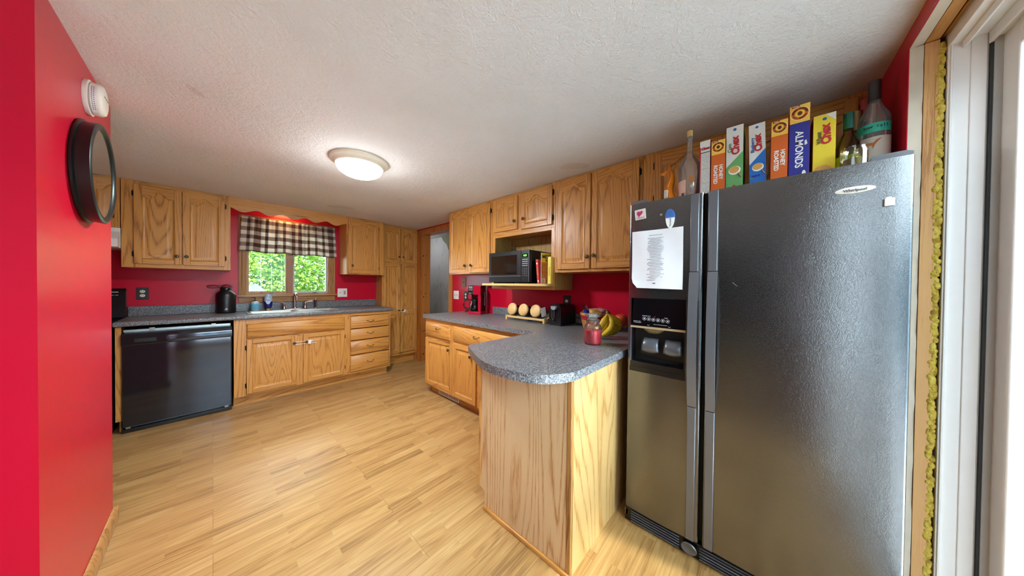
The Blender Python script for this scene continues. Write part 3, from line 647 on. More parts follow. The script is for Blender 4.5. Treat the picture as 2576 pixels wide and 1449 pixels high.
m = MB().prism([(.0, .0), (.78, .0), (.80, .02), (.80, .13), (.75, .13), (.75, .42), (.05, .42), (.05, .13), (0, .13)], 1.2625, 1.283, LTW, axis='z'); m.build('board', shf, bevel=.002)
MB().ball((.70, .01, 1.258), (.012, .005, .006), STEEL, 10).build('screw_bracket', shf)
c3 = rt('wall_cabinet', 'tall-doored oak wall cabinet between the microwave niche and the refrigerator', 'cabinet', 1.336)
carcass(c3, .712, UD, UB - .012, UT, [(.05, .31, 1.43, 2.12), (.36, .67, 1.43, 2.12)])
door(c3, .030, .333, 1.405, 2.148, 'L', (.316, 1.497)); door(c3, .344, .692, 1.405, 2.148, 'R', (.372, 1.503))
c4 = rt('wall_cabinet', 'oak cabinet high above the refrigerator behind the cereal boxes', 'cabinet', .622)
carcass(c4, .980, UD, 1.76, UT, [(.10, .44, 1.80, 2.12), (.55, .90, 1.80, 2.12)])
door(c4, .075, .475, 1.785, 2.145, 'L', None, hz=(.07, .07)); door(c4, .53, .93, 1.785, 2.145, 'R', None, hz=(.07, .07))
# ------------------------------------------------------------------ right base run (face x=1.70)
RF = 1.70; RD = WX - RF - .004; RBT = .875
b1 = rt('base_cabinet', 'oak base cabinet with one drawer and a slightly open door near the doorway', 'cabinet', 2.925, RF)
carcass(b1, .522, RD, .095, RBT, [(.03, .49, .69, .83), (.03, .49, .13, .65)], toe=(.095, .02, 0))
drawer(b1, .010, .496, .672, .832, .286, .775)
door(b1, .018, .492, .112, .648, 'L', (.442, .563), False, ajar=4.5)
b2 = rt('base_cabinet', 'oak base cabinet with a wide drawer running into the peninsula corner', 'cabinet', 2.400, RF)
carcass(b2, 1.13, RD, .095, RBT, [(.04, .84, .69, .83), (.04, .40, .13, .65), (.45, .84, .13, .65)], toe=(.095, 0, 0))
drawer(b2, .030, .850, .680, .836, .41, .767)
door(b2, .035, .400, .112, .655, 'L', (.330, .571), False); door(b2, .445, .84, .112, .655, 'R', (.48, .571), False)
vt = rt('floor_register', 'white toe-kick heating vent grille at the floor below the oak doors', 'vent', 2.742, RF + .058)
m = MB().box(0, .38, 0, .008, .012, .078, WHITE).box(.012, .182, -.002, .001, .022, .068, mat('vent_shadow', '6a6058', .6)).box(.198, .368, -.002, .001, .022, .068, mat('vent_shadow', ''))
for k in range(9): m.box(.014, .18, -.004, 0, .025 + k * .005, .0265 + k * .005, WHITE).box(.20, .366, -.004, 0, .025 + k * .005, .0265 + k * .005, WHITE)
m.build('grille', vt)
# peninsula
pn = thing('peninsula_cabinet', 'oak-veneered peninsula cabinet with curved countertop end beside the refrigerator', 'cabinet', (0, 0, 0))
m = MB(); m.prism([(.600, 0), (1.146, 0), (1.146, .10), (1.19, .115), (1.19, .875), (.600, .875)], 1.040, 1.056, VEN, axis='x'); m.build('end_panel', pn, bevel=.001)
PNB = oak('oak_veneer_back', 'z', 'd0a96e', 'c49a5e', 'a87a40', rough=.4, ring=24)
MB().box(1.056, 1.70, .600, .612, 0, .875, PNB).build('back_panel', pn)
MB().box(1.036, 1.058, .596, .618, 0, .875, TRIMO).build('corner_post', pn, bevel=.003)
MB().box(1.028, 1.040, .596, 1.150, 0, .022, OKY).build('shoe_moulding', pn, bevel=.004)
m = MB().box(1.056, 1.68, 1.171, 1.19, .10, .875, OKH).box(1.056, 1.68, 1.12, 1.13, 0, .10, OKH).box(1.056, 1.68, .612, 1.171, .10, .12, VENY).box(1.664, 1.68, .612, 1.171, .12, .875, VENY); m.build('cabinet_front', pn)
k_ = MB().box(1.036, 1.056, 1.185, 1.196, .115, .875, OKV); k_.build('edge_strip', pn)
m = MB().lathe([(.005, 0), (.005, .012), (.013, .016), (.013, .02), (1e-6, .024)], BRZ, M=T(1.20, 1.209, .80) @ RX(-PI / 2)); 
dpn = MB().box(1.09, 1.62, 1.19, 1.209, .70, .86, OKH).box(1.09, 1.345, 1.19, 1.209, .12, .68, OKV).box(1.36, 1.62, 1.19, 1.209, .12, .68, OKV).build('door', pn, bevel=.003); m.build('knob', dpn)
# L-shaped countertop with curved end
cr = thing('countertop', 'L-shaped speckled grey laminate countertop with curved peninsula end', 'countertop', (0, 0, 0))
arc = []
P = [(1.000, .572), (.955, .590), (.905, .622), (.868, .665), (.845, .72), (.833, .79), (.832, .86), (.842, .93), (.862, .995), (.893, 1.06), (.935, 1.14), (.975, 1.21), (1.010, 1.272)]
poly = [(2.315, .555), (1.04, .568)] + P[0:1]
def smooth(p, n=4):
    out = []
    for i in range(len(p) - 1):
        p0, p1, p2, p3 = p[max(i - 1, 0)], p[i], p[i + 1], p[min(i + 2, len(p) - 1)]
        for k in range(n):
            t = k / n; out.append(tuple(.5 * ((2 * p1[j]) + (-p0[j] + p2[j]) * t + (2 * p0[j] - 5 * p1[j] + 4 * p2[j] - p3[j]) * t * t + (-p0[j] + 3 * p1[j] - 3 * p2[j] + p3[j]) * t ** 3) for j in (0, 1)))
    return out + [p[-1]]
poly = [(2.315, .560), (1.06, .566)] + smooth(P) + [(1.655, 1.272), (1.672, 2.955), (2.315, 2.955)]
MB().prism(poly, .876, .914, COUNTER, axis='z').build('worktop', cr, bevel=.009, seg=3, ang=35)
MB().box(WX - .02, WX, .56, 2.42, .914, 1.005, COUNTER).build('backsplash', cr, bevel=.004)
# ------------------------------------------------------------------ refrigerator
fz = thing('refrigerator', 'black side-by-side refrigerator with ice and water dispenser', 'refrigerator', (1.5, .535, 0), RR)
FW, F0, F1 = .885, .088, 1.70
MB().box(.006, FW - .004, .075, .74, .025, 1.685, mat('fridge_cabinet_black', '15161a', .4)).build('cabinet_body', fz, bevel=.006)
def yb(x, a, b):      # slightly bowed door front
    u = (x - a) / (b - a) * 2 - 1; return .009 * u * u
def fdoor(m, xa, xb, a, b, z0, z1, rl=True, rr=True, r=.010):
    pts = []; xs = [xa + (xb - xa) * i / 14 for i in range(15)]
    if rl: xs += [a + r * q for q in (.08, .2, .4, .65, 1)]
    if rr: xs += [b - r * q for q in (.08, .2, .4, .65, 1)]
    for x in sorted(set(xs)):
        y = yb(x, a, b)
        if rl and x - a < r: y += r - math.sqrt(max(0, r * r - (r - (x - a)) ** 2))
        if rr and b - x < r: y += r - math.sqrt(max(0, r * r - (r - (b - x)) ** 2))
        pts.append((x, y))
    m.prism(pts + [(xb, .068), (xa, .068)], z0, z1, FRG, axis='z')
A0, A1 = 0, .330
D0, D1 = .018, .268
m = MB(); zc = .850; zt = 1.208
fdoor(m, A0, D0, A0, A1, zc, zt, True, False); fdoor(m, D1, A1, A0, A1, zc, zt, False, True); fdoor(m, A0, A1, A0, A1, F0, zc); fdoor(m, A0, A1, A0, A1, zt, F1)
fd = m.build('freezer_door', fz)
m = MB(); fdoor(m, .342, FW, .342, FW, F0, F1, r=.009); fdr = m.build('fridge_door', fz, bevel=.003, ang=70)
MB().box(.325, .347, .035, .07, F0, F1, DARK).build('door_gap_seal', fz)
def handle(parent, x0, x1, z):
    for za, zb in ((1.340, F1 - .004), (F0 + .004, .712)): MB().box(x0, x1, -.006, .012, za, zb, FRT).build('handle_trim', parent, bevel=.003)
    prof = []
    for i in range(25):
        t = i / 24; zz = .714 + (1.338 - .714) * t; y = -.006 - .030 * math.sin(PI * t) ** .75; prof.append((y, zz))
    back = [(min(.004, y + .020), zz) for y, zz in reversed(prof)]
    MB().prism(prof + back, x0, x1, FRT, axis='x').build('handle_grip', parent, bevel=.003, ang=60)
handle(fd, .280, .314, 0); handle(fdr, .350, .384, 0)
# dispenser
dp = MB(); yf = .004
dp.prism([(.032, zt), (D1, zt), (D1, 1.062), (.022, 1.066)], yf - .003, .05, GLB)
dp.build('dispenser_panel', fz, bevel=.004)
m = MB().box(D0, D1, .055, .066, zc, 1.064, DARK).box(D0, .026, -.001, .066, zc, 1.064, BLACK).box(D1 - .006, D1, 0, .066, zc, 1.064, BLACK).box(D0, D1, -.002, .066, zc - .001, zc + .028, BLACK).box(D0, D1, -.005, .03, 1.054, 1.064, mat('tan_lip', 'a89070', .4)).box(D0, .022, -.0015, .0, zc + .02, 1.064, FRT)
m.box(D0 - .002, D1, -.004, .012, zc - .024, zc - .001, BLACK)
m.prism([(.06, .985), (.10, 1.0), (.19, 1.0), (.262, .965), (.262, .90), (.06, .915)], .035, .06, BLACK)
m.build('dispenser_recess', fz, bevel=.002)
MB().lathe([(.052, 1.054), (.048, 1.042), (.03, 1.028), (1e-6, 1.024)], mat('smoked_chute', '6f664c', .15, .2), c=(.12, .04, 0), sy=.55).build('ice_chute', fz)
for xa in (.075, .178):
    m = MB(); v = []; n = 8; f = []
    for j in range(7):
        t = j / 6; w = .034 + .006 * t
        for i in range(n + 1):
            u = i / n * 2 - 1; v.append((xa + .036 + u * w, .028 - .020 * t + .008 * u * u - .012 * math.sin(PI * t) + .0, 1.000 - .062 * t - (.006 * (1 - u * u) if t == 1 else 0)))
    for j in range(6):
        for i in range(n): a = j * (n + 1) + i; f.append((a, a + 1, a + n + 2, a + n + 1))
    o = m.add(v, f, mat('paddle_grey', '60646c', .3, .5), True).build('dispenser_paddle', fz); s = o.modifiers.new('s', 'SOLIDIFY'); s.thickness = .006
pr = MB(); LT = mat('panel_print_white', 'c8c8cc', .5)
for k in range(6):
    M = T(.085 + k * .0215, yf - .0035, 1.104 - k * .001) @ MF
    pr.tube([M @ Vector((.0082 * math.cos(a), .0082 * math.sin(a), 0)) for a in [2 * PI * q / 16 for q in range(16)]], .0006, LT, 6, closed=True); pr.box(-.003, .003, -.003, .003, -.0003, .0003, LT, M)
pr.text('DISPENSER LOCK', .0052, LT, T(.095, yf - .0036, 1.118) @ MF).text('ICE', .0052, mat('panel_print_red', 'c04040'), T(.135, yf - .0036, 1.117) @ MF).text('LIGHT', .0052, LT, T(.185, yf - .0036, 1.114) @ MF)
pr.text('On-Door Use', .0062, LT, T(.050, yf - .0036, 1.088) @ MF).text('Ice Dispensing System', .0042, LT, T(.052, yf - .0036, 1.082) @ MF).text('Filtration & Water Filtration System', .0042, LT, T(.16, yf - .0036, 1.078) @ MF)
for x in (.105, .20): pr.tube([(x - .005, yf - .0036, 1.074), (x, yf - .0036, 1.070), (x + .005, yf - .0036, 1.074)], .0007, LT, 6)
pr.build('panel_lettering', fz)
m = MB().prism([(.02, .004), (.02, .06), (.012, .082), (.06, .082), (.06, .004)], 0.0, FW - .01, BLACK, axis='x')
for z in (.014, .027, .040, .053, .066): m.box(.03, .255, .009, .0195, z, z + .004, FRT).box(.335, .86, .009, .0195, z, z + .004, FRT)
gr = m.build('base_grille', fz, bevel=.002)
MB().lathe([(.029, 0), (.032, .006), (.029, .010), (.024, .008), (1e-6, .006)], FRT, M=T(.295, .012, .042) @ RX(PI / 2) @ Matrix.Diagonal((1, .85, 1, 1)), seg=28).build('filter_button', gr)
MB().box(-.004, .012, .02, .05, .03, .07, STEEL).build('roller_bracket', fz, bevel=.002)
for xa, xb in ((.01, .085), (.80, .885)): MB().prism([(xa, 1.702), (xa, 1.722), (xb - .015, 1.722), (xb, 1.716), (xb, 1.702)], .025, .12, FRT).build('hinge_cover', fz, bevel=.006)
m = MB().lathe([(.046, 0), (.045, .003), (.04, .004), (1e-6, .005)], mat('badge_ivory', 'e2ddd0', .3), M=T(.762, .003, 1.611) @ RX(PI / 2) @ Matrix.Diagonal((1, .26, 1, 1)) , seg=40)
m.text('Whirlpool', .0125, mat('badge_ink', '50505a', .5), T(.762, -.0025, 1.6095) @ MF, bold=.0002).build('badge', fdr)
sc = mat('pale_scratch', '9aa0a4', .5)
MB().tube([(.556, .003, 1.203), (.60, .0015, 1.212), (.635, .0015, 1.215)], .0007, sc, 5).tube([(.56, .003, 1.178), (.61, .0015, 1.187), (.645, .0015, 1.188)], .0008, sc, 5).tube([(.436, .0035, 1.29), (.452, .0035, 1.275)], .0006, sc, 5).build('door_scratches', fdr)
# things stuck on the refrigerator
pp = thing('printed_paper', 'white sheet with centred lines of print hanging on the refrigerator door', 'paper', (1.5, .535, 0), RR)
m = MB(); pv = []; n = 12
for j in range(n + 1):
    for i in range(n + 1):
        u, v_ = i / n, j / n; x = .022 + .232 * u; z = 1.262 + v_ * .288 - .006 * u * (1 - v_) + .003 * v_
        if i == 0 and j == 0: x += .028; 
        if i == 0 and j == 1: x += .006
        pv.append((x, -.005 + .0025 * math.sin(u * 7 + v_ * 4) - .002 + .010 * (1 - v_) ** 4 * -.3, z))
m.add(pv, [(j * (n + 1) + i, j * (n + 1) + i + 1, (j + 1) * (n + 1) + i + 1, (j + 1) * (n + 1) + i) for j in range(n) for i in range(n)], mat('white_paper', 'dedfe2', .7, var=.03), True)
INK = mat('black_ink', '26262a', .6); rnd = random.Random(11)
def lines(m, cx_, zt, zb, n, wmin, wmax, y, h=.0016, M=None, skip=()):
    for k in range(n):
        if k in skip: continue
        z = zt + (zb - zt) * k / (n - 1); w = rnd.uniform(wmin, wmax); x = cx_ - w / 2
        while x < cx_ + w / 2:
            L = rnd.uniform(.003, .009); m.box(x, min(x + L, cx_ + w / 2), y, y + .0006, z, z + h, INK); x += L + .0016
lines(m, .135, 1.525, 1.300, 31, .045, .08, -.0106, skip=(1,)); m.box(.125, .138, -.0106, -.010, 1.283, 1.287, INK)
m.build('sheet', pp)
hn = thing('photo_magnet', 'small square note with pink heart near the top left of the refrigerator', 'magnet', (1.5, .535, 0), RR)
m = MB(); M = T(.058, .0015, 1.642) @ RY(math.radians(-5)); m.box(-.026, .026, -.003, 0, -.026, .026, mat('note_paper', 'd9cfc4', .6, var=.15, vs=200), M); m.build('note', hn)
hp = [(.016 * math.sin(a) ** 3, .0011 * (13 * math.cos(a) - 5 * math.cos(2 * a) - 2 * math.cos(3 * a) - math.cos(4 * a))) for a in [2 * PI * k / 30 for k in range(30)]]
MB().prism([(x * .9 + z * .25, z) for x, z in hp], -.0042, -.003, mat('magenta', 'b0256e', .5), M=M @ T(-.003, 0, .004)).text('I love u', .013, mat('brown_ink', '8a5a3a', .6), M @ T(0, -.0034, -.017) @ MF).build('heart_print', hn)
dm = MB().lathe([(.006, 0), (.006, .003), (1e-6, .0035)], mat('grey_magnet', '8d9096', .4), M=RX(PI / 2), seg=18); tag(dm.build('round_magnet', loc=(1.499, .378, 1.624), rotz=RR), 'tiny round grey magnet above the printed sheet', 'magnet')
cm = thing('magnetic_clip', 'blue and white oval magnetic clip above the printed sheet', 'magnet', (1.5, .197 + .535 - .395, 1.597), RR)
ov = [(.019 * math.sin(a) * (1 + .12 * math.cos(a)), .046 * -math.cos(a) * -1) for a in [2 * PI * k / 36 for k in range(36)]]
MB().prism([p for p in ov if p[1] <= .004] if False else [(x, min(z, .006)) for x, z in ov], -.014, -.006, WHITE).text('The Family', .0085, mat('navy_ink', ''), T(.002, -.0145, -.018) @ MF @ RZ(PI / 2)).build('lower_jaw', cm, bevel=.001)
m = MB().prism([(x * 1.04, max(z, .004)) for x, z in ov], -.018, -.004, mat('mid_blue', '3a6fb4', .4))
for k in range(7): m.box(-.014 + k * .0042, -.0125 + k * .0042, -.0195, -.018, .012, .038, mat('mid_blue', ''))
m.build('upper_jaw', cm, bevel=.001)
wm = thing('white_hook', 'small white rectangular clip stuck at the upper right of the refrigerator', 'clip', (1.5, -.3, 1.556), RR)
MB().box(-.0105, .0105, -.001, .004, -.0135, .0115, WHITE).box(-.007, .004, -.003, -.001, .009, .0155, WHITE).box(-.0105, -.007, -.004, -.001, -.0135, .0115, WHITE).build('clip_body', wm, bevel=.001)
# ------------------------------------------------------------------ on top of the refrigerator
ZT = 1.686
def Mf(x, z, rot=0, y=-.0006): return T(x, y, z) @ MF @ RZ(rot)
CHR = mat('cereal_red', 'b41f26', .5); INKW = mat('print_white', 'ece8e0', .5); NAVY = mat('cereal_navy', '262a86', .45); ORG = mat('cereal_orange', 'd05f16', .45); YEL = mat('sun_yellow', 'f0c040', .45); GRN = mat('cereal_green', '64a05c', .45); BLU = mat('cereal_blue', '1565b4', .45); CYEL = mat('cereal_yellow', 'e2c62e', .45); CWH = mat('carton_white', 'd9d6cc', .5); BRN = mat('carton_brown', '8a6c50', .8); TANP = mat('cereal_tan', 'd29a48', .6, var=.2, vs=300); DKO = mat('logo_brown', '5a2a10', .5)
def cbox(label, X, y0, y1, ztop, base, side, extra, lean=0, torn=True, dep=.19):
    W_ = y0 - y1; H = ztop - ZT; m = MB()
    m.box(0, W_, 0, dep, 0, H, base)
    m.box(W_ - .0002, W_ + .0006, .001, dep - .001, .001, H - .001, side); m.box(-.0006, .0002, .001, dep - .001, .001, H - .001, side)
    extra(m, W_, H)
    if torn:
        m.add([(0, 0, H), (W_, 0, H), (W_ * .6, .03, H + .018), (.0, .05, H + .010), (W_, .06, H + .012), (0, .16, H + .014), (W_, .16, H + .003)], [(0, 1, 2), (0, 2, 3), (1, 4, 2), (3, 2, 4, 5), (4, 6, 5)], BRN)
    o = m.build('cereal_box', loc=(X, y0, ZT), rotz=RR); o.rotation_euler = (0, math.radians(lean), RR)
    return tag(o, label, 'cereal box', 'cereal boxes on top of the refrigerator')
def disc(m, x, z, r, col, y=-.001, sz=1.0): m.lathe([(r, 0), (r, .0004), (1e-6, .0005)], col, M=T(x, y + .0006, z) @ RX(PI / 2) @ Matrix.Diagonal((1, sz, 1, 1)), seg=28)
def honey(m, W_, H, low, txt):
    b = H - W_ * 1.25
    m.box(.0005, W_ - .0005, -.0006, 0, b, H - .001, YEL); m.box(.0005, W_ - .0005, -.0006, 0, 0, b, low)
    disc(m, W_ / 2, H - W_ * .62, W_ * .47, mat('sun_glow', 'f8e08a', .5), -.0012); disc(m, W_ / 2, H - W_ * .62, W_ * .42, ORG, -.0018); disc(m, W_ / 2, H - W_ * .62, W_ * .25, YEL, -.0024); disc(m, W_ / 2, H - W_ * .62, W_ * .12, DKO, -.003, 1.2)
    s = 'HONEY BUNCHES'
    for i, ch in enumerate(s):
        if ch == ' ': continue
        a = math.radians(172 - i * 164 / (len(s) - 1)); m.text(ch, W_ * .15, DKO, Mf(W_ / 2 + W_ * .34 * math.cos(a), H - W_ * .62 + W_ * .34 * math.sin(a), a - PI / 2, -.0032), bold=.0004)
    for i, ch in enumerate('of OATS'):
        if ch == ' ': continue
        a = math.radians(215 + i * 115 / 6); m.text(ch, W_ * .15, DKO, Mf(W_ / 2 + W_ * .34 * math.cos(a), H - W_ * .62 + W_ * .34 * math.sin(a), a + PI / 2, -.0032), bold=.0004)
    m.prism([(W_ * .08, H - W_ * .17), (W_ * .5, H - W_ * .12), (W_ * .48, H - W_ * .03), (W_ * .1, H - W_ * .07)], -.0035, -.002, CHR); m.text('Post', W_ * .14, INKW, Mf(W_ * .29, H - W_ * .10, .1, -.004))
    for t, x, sz, zz in txt: m.text(t, sz, INKW, Mf(x * W_, zz, -PI / 2, -.0012), bold=.0006, sx=1.0)
def x_hr(m, W_, H):
    honey(m, W_, H, ORG, [('HONEY', .70, W_ * .38, H * .45), ('ROASTED', .32, W_ * .38, H * .42)])
    disc(m, W_ * .72, H * .07, W_ * .2, TANP)
def x_al(m, W_, H):
    honey(m, W_, H, NAVY, [('ALMONDS', .48, W_ * .54, H * .45), ('with', .82, W_ * .18, H * .52)])
    disc(m, W_ * .75, H * .14, W_ * .10, INKW, -.001, 2.6); disc(m, W_ * .35, H * .05, W_ * .2, TANP)
def chexlogo(m, W_, x, z, sz, word, wx, wz, wcol):
    m.text('Chex', sz, CHR, Mf(x, z, PI / 2 + .06, -.0012), bold=.0016); m.text(word, sz * .5, wcol, Mf(wx, wz, PI / 2, -.0012), bold=.0004)
def x_cx(col, word, wcol, lowtri):
    def f(m, W_, H):
        m.prism([(0, 0), (W_, 0), (W_, H * .62), (0, H * .42)], -.0008, 0, col)
        chexlogo(m, W_, W_ * .56, H * .72, W_ * .62, word, W_ * .22, H * .70, wcol)
        disc(m, W_ * .22 + W_ * .3, H * .37, W_ * .36, INKW, -.0014, .9); disc(m, W_ * .5, H * .38, W_ * .30, TANP, -.002, .85)
        m.tube([(W_ * .74, -.003, H * .33), (W_ * .95, -.003, H * .26)], W_ * .035, CHROME, 8)
        m.prism([(W_ * .5, H * .05), (W_ * .82, H * .11), (W_ * .5, H * .17), (W_ * .18, H * .11)], -.0016, -.0008, CHR)
        for k in range(3): m.box(W_ * .36, W_ * .64, -.002, -.0014, H * (.09 + k * .018), H * (.096 + k * .018), INKW)
        disc(m, W_ * .5, H * .95, W_ * .1, mat('grain_blue', '2a5a9c', .5))
        if word == 'Blueberry':
            for dx in (.2, .38, .56): disc(m, W_ * dx, H * .25, W_ * .09, NAVY, -.0022)
            disc(m, W_ * .12, H * .225, W_ * .09, GRN, -.002, .5)
    return f
def x_wheat(m, W_, H):
    chexlogo(m, W_, W_ * .58, H * .70, W_ * .60, 'Wheat', W_ * .27, H * .66, mat('dark_olive_ink', '4a4a20'))
    disc(m, W_ * .5, H * .93, W_ * .1, mat('grain_blue', '')); m.prism([(W_ * .55, H * .99), (W_, H * .88), (W_, H)], -.0008, 0, CWH)
    disc(m, W_ * .45, H * .17, W_ * .42, TANP, -.0012, .9); m.tube([(W_ * .62, -.003, H * .10), (W_ * .72, -.003, H * .02)], W_ * .06, CHROME, 8)
def x_nut(m, W_, H):
    m.box(0, .004, -.0008, 0, 0, H * .9, CHR); m.text('Chex', W_ * .36, CHR, Mf(W_ * .55, H * .87, .05, -.0012), bold=.0012)
    m.box(W_ * .08, W_ * .96, -.0008, -.0004, H * .80, H * .812, INK)
    r2 = random.Random(3)
    for k in range(34):
        z = H * (.77 - k * .0215)
        if k in (11, 22): m.box(W_ * .08, W_ * .96, -.0008, -.0004, z, z + .0012, INK); continue
        x = W_ * .12
        while x < W_ * .92:
            L = r2.uniform(.002, .007); m.box(x, min(x + L, W_ * .94), -.0008, -.0004, z, z + .0012, mat('fine_print', '606060')); x += L + r2.uniform(.001, .005)
cbox('white cereal box side printed with nutrition text, beside the clear bottle', 1.615, .240, .199, 1.978, CWH, CHR, x_nut)
cbox('small orange honey roasted cereal box, left of the green corn box', 1.612, .194, .141, 1.962, ORG, CHR, x_hr, torn=False)
cbox('green and white corn cereal box with torn open top', 1.618, .138, .078, 2.008, CWH, GRN, x_cx(GRN, 'Corn', mat('corn_ink', '3c6a3a'), 0))
cbox('blue and white blueberry cereal box with torn open top', 1.625, .052, -.002, 1.992, CWH, BLU, x_cx(BLU, 'Blueberry', mat('berry_ink', '2a5a9c'), 0), lean=-1.5)
cbox('orange honey roasted cereal box leaning beside the navy almond box', 1.615, -.014, -.065, 1.975, ORG, CHR, x_hr, torn=False)
cbox('tall navy blue almond cereal box with orange sun top', 1.618, -.069, -.127, 2.016, NAVY, CHR, x_al, torn=False)
cbox('yellow wheat cereal box beside the liquor bottles', 1.618, -.137, -.195, 1.950, CYEL, CYEL, x_wheat)
GB = glass('bottle_glass', 'f8fbf9', refl=1.3, haze=.10); GT = glass('teal_bottle_glass', '6fa8a0', refl=1.2); GG = glass('green_bottle_glass', '3c6450', refl=1.2); GA = glass('gold_liquor_glass', 'd6b070', refl=1.2)
def bottle(name, label, X, Y, g, R, H, neck, sh, cap=None, capc=BLACK, group=None, extra=None, seg=28, sx=1):
    r = thing(name, label, 'bottle', (X, Y, ZT), RR, group)
    MB().lathe([(R * .92, .001), (R, .008), (R, sh), (R * .93, sh + R * .35), (neck * 1.5, sh + R * 1.15), (neck, sh + R * 1.7), (neck, H)], g, seg=seg, sx=sx).build('glass_body', r)
    if cap: MB().lathe([(neck * cap[1], H - cap[0]), (neck * cap[1], H), (1e-6, H)], capc, seg=20).build('cap', r)
    if extra: extra(r, R)
    return r
def ex_clear(r, R):
    m = MB(); m.lathe([(R + .0006, .02), (R + .0006, .125)], mat('pale_pink_label', 'dcb0a0', .6), seg=40); v = m.v; keep = []
    m2 = MB()
    a0, a1 = math.radians(185), math.radians(262); n = 12; vv = []
    for i in range(n + 1):
        a = a0 + (a1 - a0) * i / n
        for z in (.01, .125): vv.append(((R + .0008) * math.cos(a), (R + .0008) * math.sin(a), z))
    m2.add(vv, [(2 * i, 2 * i + 2, 2 * i + 3, 2 * i + 1) for i in range(n)], mat('pale_pink_label', ''))
    for k in range(8): a = math.radians(240 + k * 2.2); m2.box(-.0006, .0006, -.0006, .0006, .03, .06, INK, T((R + .001) * math.cos(a), (R + .001) * math.sin(a), 0))
    m2.build('label', r)
    MB().lathe([(.012, 0), (.012, .0004), (1e-6, .0005)], mat('amber_seal', 'b4703a', .3), M=T(.018, -R - .0006, .125) @ RX(PI / 2) @ Matrix.Diagonal((1, 1.3, 1, 1)), seg=20).build('seal', r)
bottle('liquor_bottle', 'tall empty clear glass bottle with cork at the left of the cereal boxes', 1.665, .292, GB, .048, .385, .0125, .20, (.03, 1.05), mat('cork', 'c8a868', .7, var=.3, vs=120), 'bottles on top of the refrigerator', ex_clear)
def ex_tall(r, R):
    def band(z0, z1, mt, nm, a0=180, a1=335, d=.0008):
        n = 20; vv = []; m = MB()
        for i in range(n + 1):
            a = math.radians(a0 + (a1 - a0) * i / n)
            for z in (z0, z1): vv.append(((R + d) * math.cos(a), (R + d) * math.sin(a), z))
        m.add(vv, [(2 * i, 2 * i + 2, 2 * i + 3, 2 * i + 1) for i in range(n)], mt, True); return m
    m = band(.178, .212, mat('teal_band', '2fb49a', .5), 't'); 
    for i, ch in enumerate('low tail'): a = math.radians(228 + i * 11); m.text(ch, .016, INK, T((R + .002) * math.cos(a), (R + .002) * math.sin(a), .198) @ RZ(a + PI / 2) @ MF)
    m.build('neck_band', r)
    m = band(.02, .160, mat('cream_label', 'cfc4b4', .6), 'l')
    a = math.radians(262); M = T((R + .0018) * math.cos(a), (R + .0018) * math.sin(a), .135) @ RZ(a + PI / 2)
    m.prism([(-.024, -.004), (-.016, .004), (-.002, .002), (.006, .012), (.018, .016), (.008, .004), (.002, -.006), (-.002, -.020), (-.005, -.006), (-.014, -.006), (-.018, -.018)], 0, .0006, mat('rust_orange', 'b0682a', .5), M=M)
    for k in range(3): m.box(-.015, .012, 0, .0005, -.075 - k * .008, -.073 - k * .008, INK, M)
    m.build('label', r)
bottle('wine_bottle', 'tall clear bottle with teal band and cream label, rightmost large bottle', 1.735, -.306, GB, .041, .385, .0145, .235, (.075, 1.12), mat('near_black_foil', '242221', .4), 'bottles on top of the refrigerator', ex_tall)
def ex_green(r, R): MB().lathe([(R + .0006, .01), (R + .0006, .10)], mat('yellow_green_label', '8a9a20', .5, var=.5, vs=60), seg=24).build('label', r)
bottle('liquor_bottle', 'golden liquor bottle with dark green cap right of the yellow cereal box', 1.69, -.236, GA, .032, .27, .013, .14, (.062, 1.12), mat('teal_green_cap', '1f5a4e', .3, .5), 'bottles on top of the refrigerator', ex_green)
bottle('liquor_bottle', 'brownish glass bottle with gold foil neck behind the green-capped bottle', 1.83, -.279, GA, .032, .325, .0135, .17, (.08, 1.15), mat('gold_foil', '8a7048', .35, .6), 'bottles on top of the refrigerator')
bottle('liquor_bottle', 'bottle with a red cap standing behind the teal-banded bottle', 1.91, -.315, GG, .032, .40, .0145, .22, (.10, 1.15), mat('red_cap', 'a8322c', .4), 'bottles on top of the refrigerator')
r = thing('spirit_bottle', 'squat dark green square bottle at the wall behind the teal-banded bottle', 'bottle', (1.83, -.332, ZT), RR, 'bottles on top of the refrigerator')
MB().box(-.026, .026, -.026, .026, 0, .19, GG).build('glass_body', r, bevel=.006); MB().cyl((0, 0, .19), (0, 0, .22), .012, BLACK).build('cap', r)
fj = MB(); pr_ = []; n = 40
for i in range(n):
    a = 2 * PI * i / n; q = .031 + .0022 * math.cos(a * 10)
    pr_.append((q * math.cos(a), q * math.sin(a)))
v = []; f = []
for k, (z, s_) in enumerate(((.0, .9), (.01, 1), (.085, 1), (.10, .85), (.105, .9))): v += [(x * s_, y * s_, z) for x, y in pr_]
for k in range(4):
    for i in range(n): j = (i + 1) % n; f.append((k * n + i, k * n + j, (k + 1) * n + j, (k + 1) * n + i))
fj.add(v, f, glass('fluted_glass', 'd8d2b8', refl=2.2), True).lathe([(.026, .004), (.026, .06), (1e-6, .06)], mat('amber_contents', '9a8a5a', .4), seg=20)
tag(fj.build('glass_jar', loc=(1.60, -.238, ZT), rotz=RR), 'short fluted glass jar at the front below the green-capped bottle', 'jar')
m = MB(); vv = []
for k in range(9):
    t = k / 8; w = .030 * (1 - t ** 1.6) + .001; d = .05 * (1 - t) + .002 + .008 * t
    for sx_, sy_ in ((-1, -.6), (0, -1), (1, -.5), (1, .6), (0, 1), (-1, .5)): vv.append((sx_ * w * .75 + .008 * math.sin(k * 1.4), sy_ * d, t * .235))
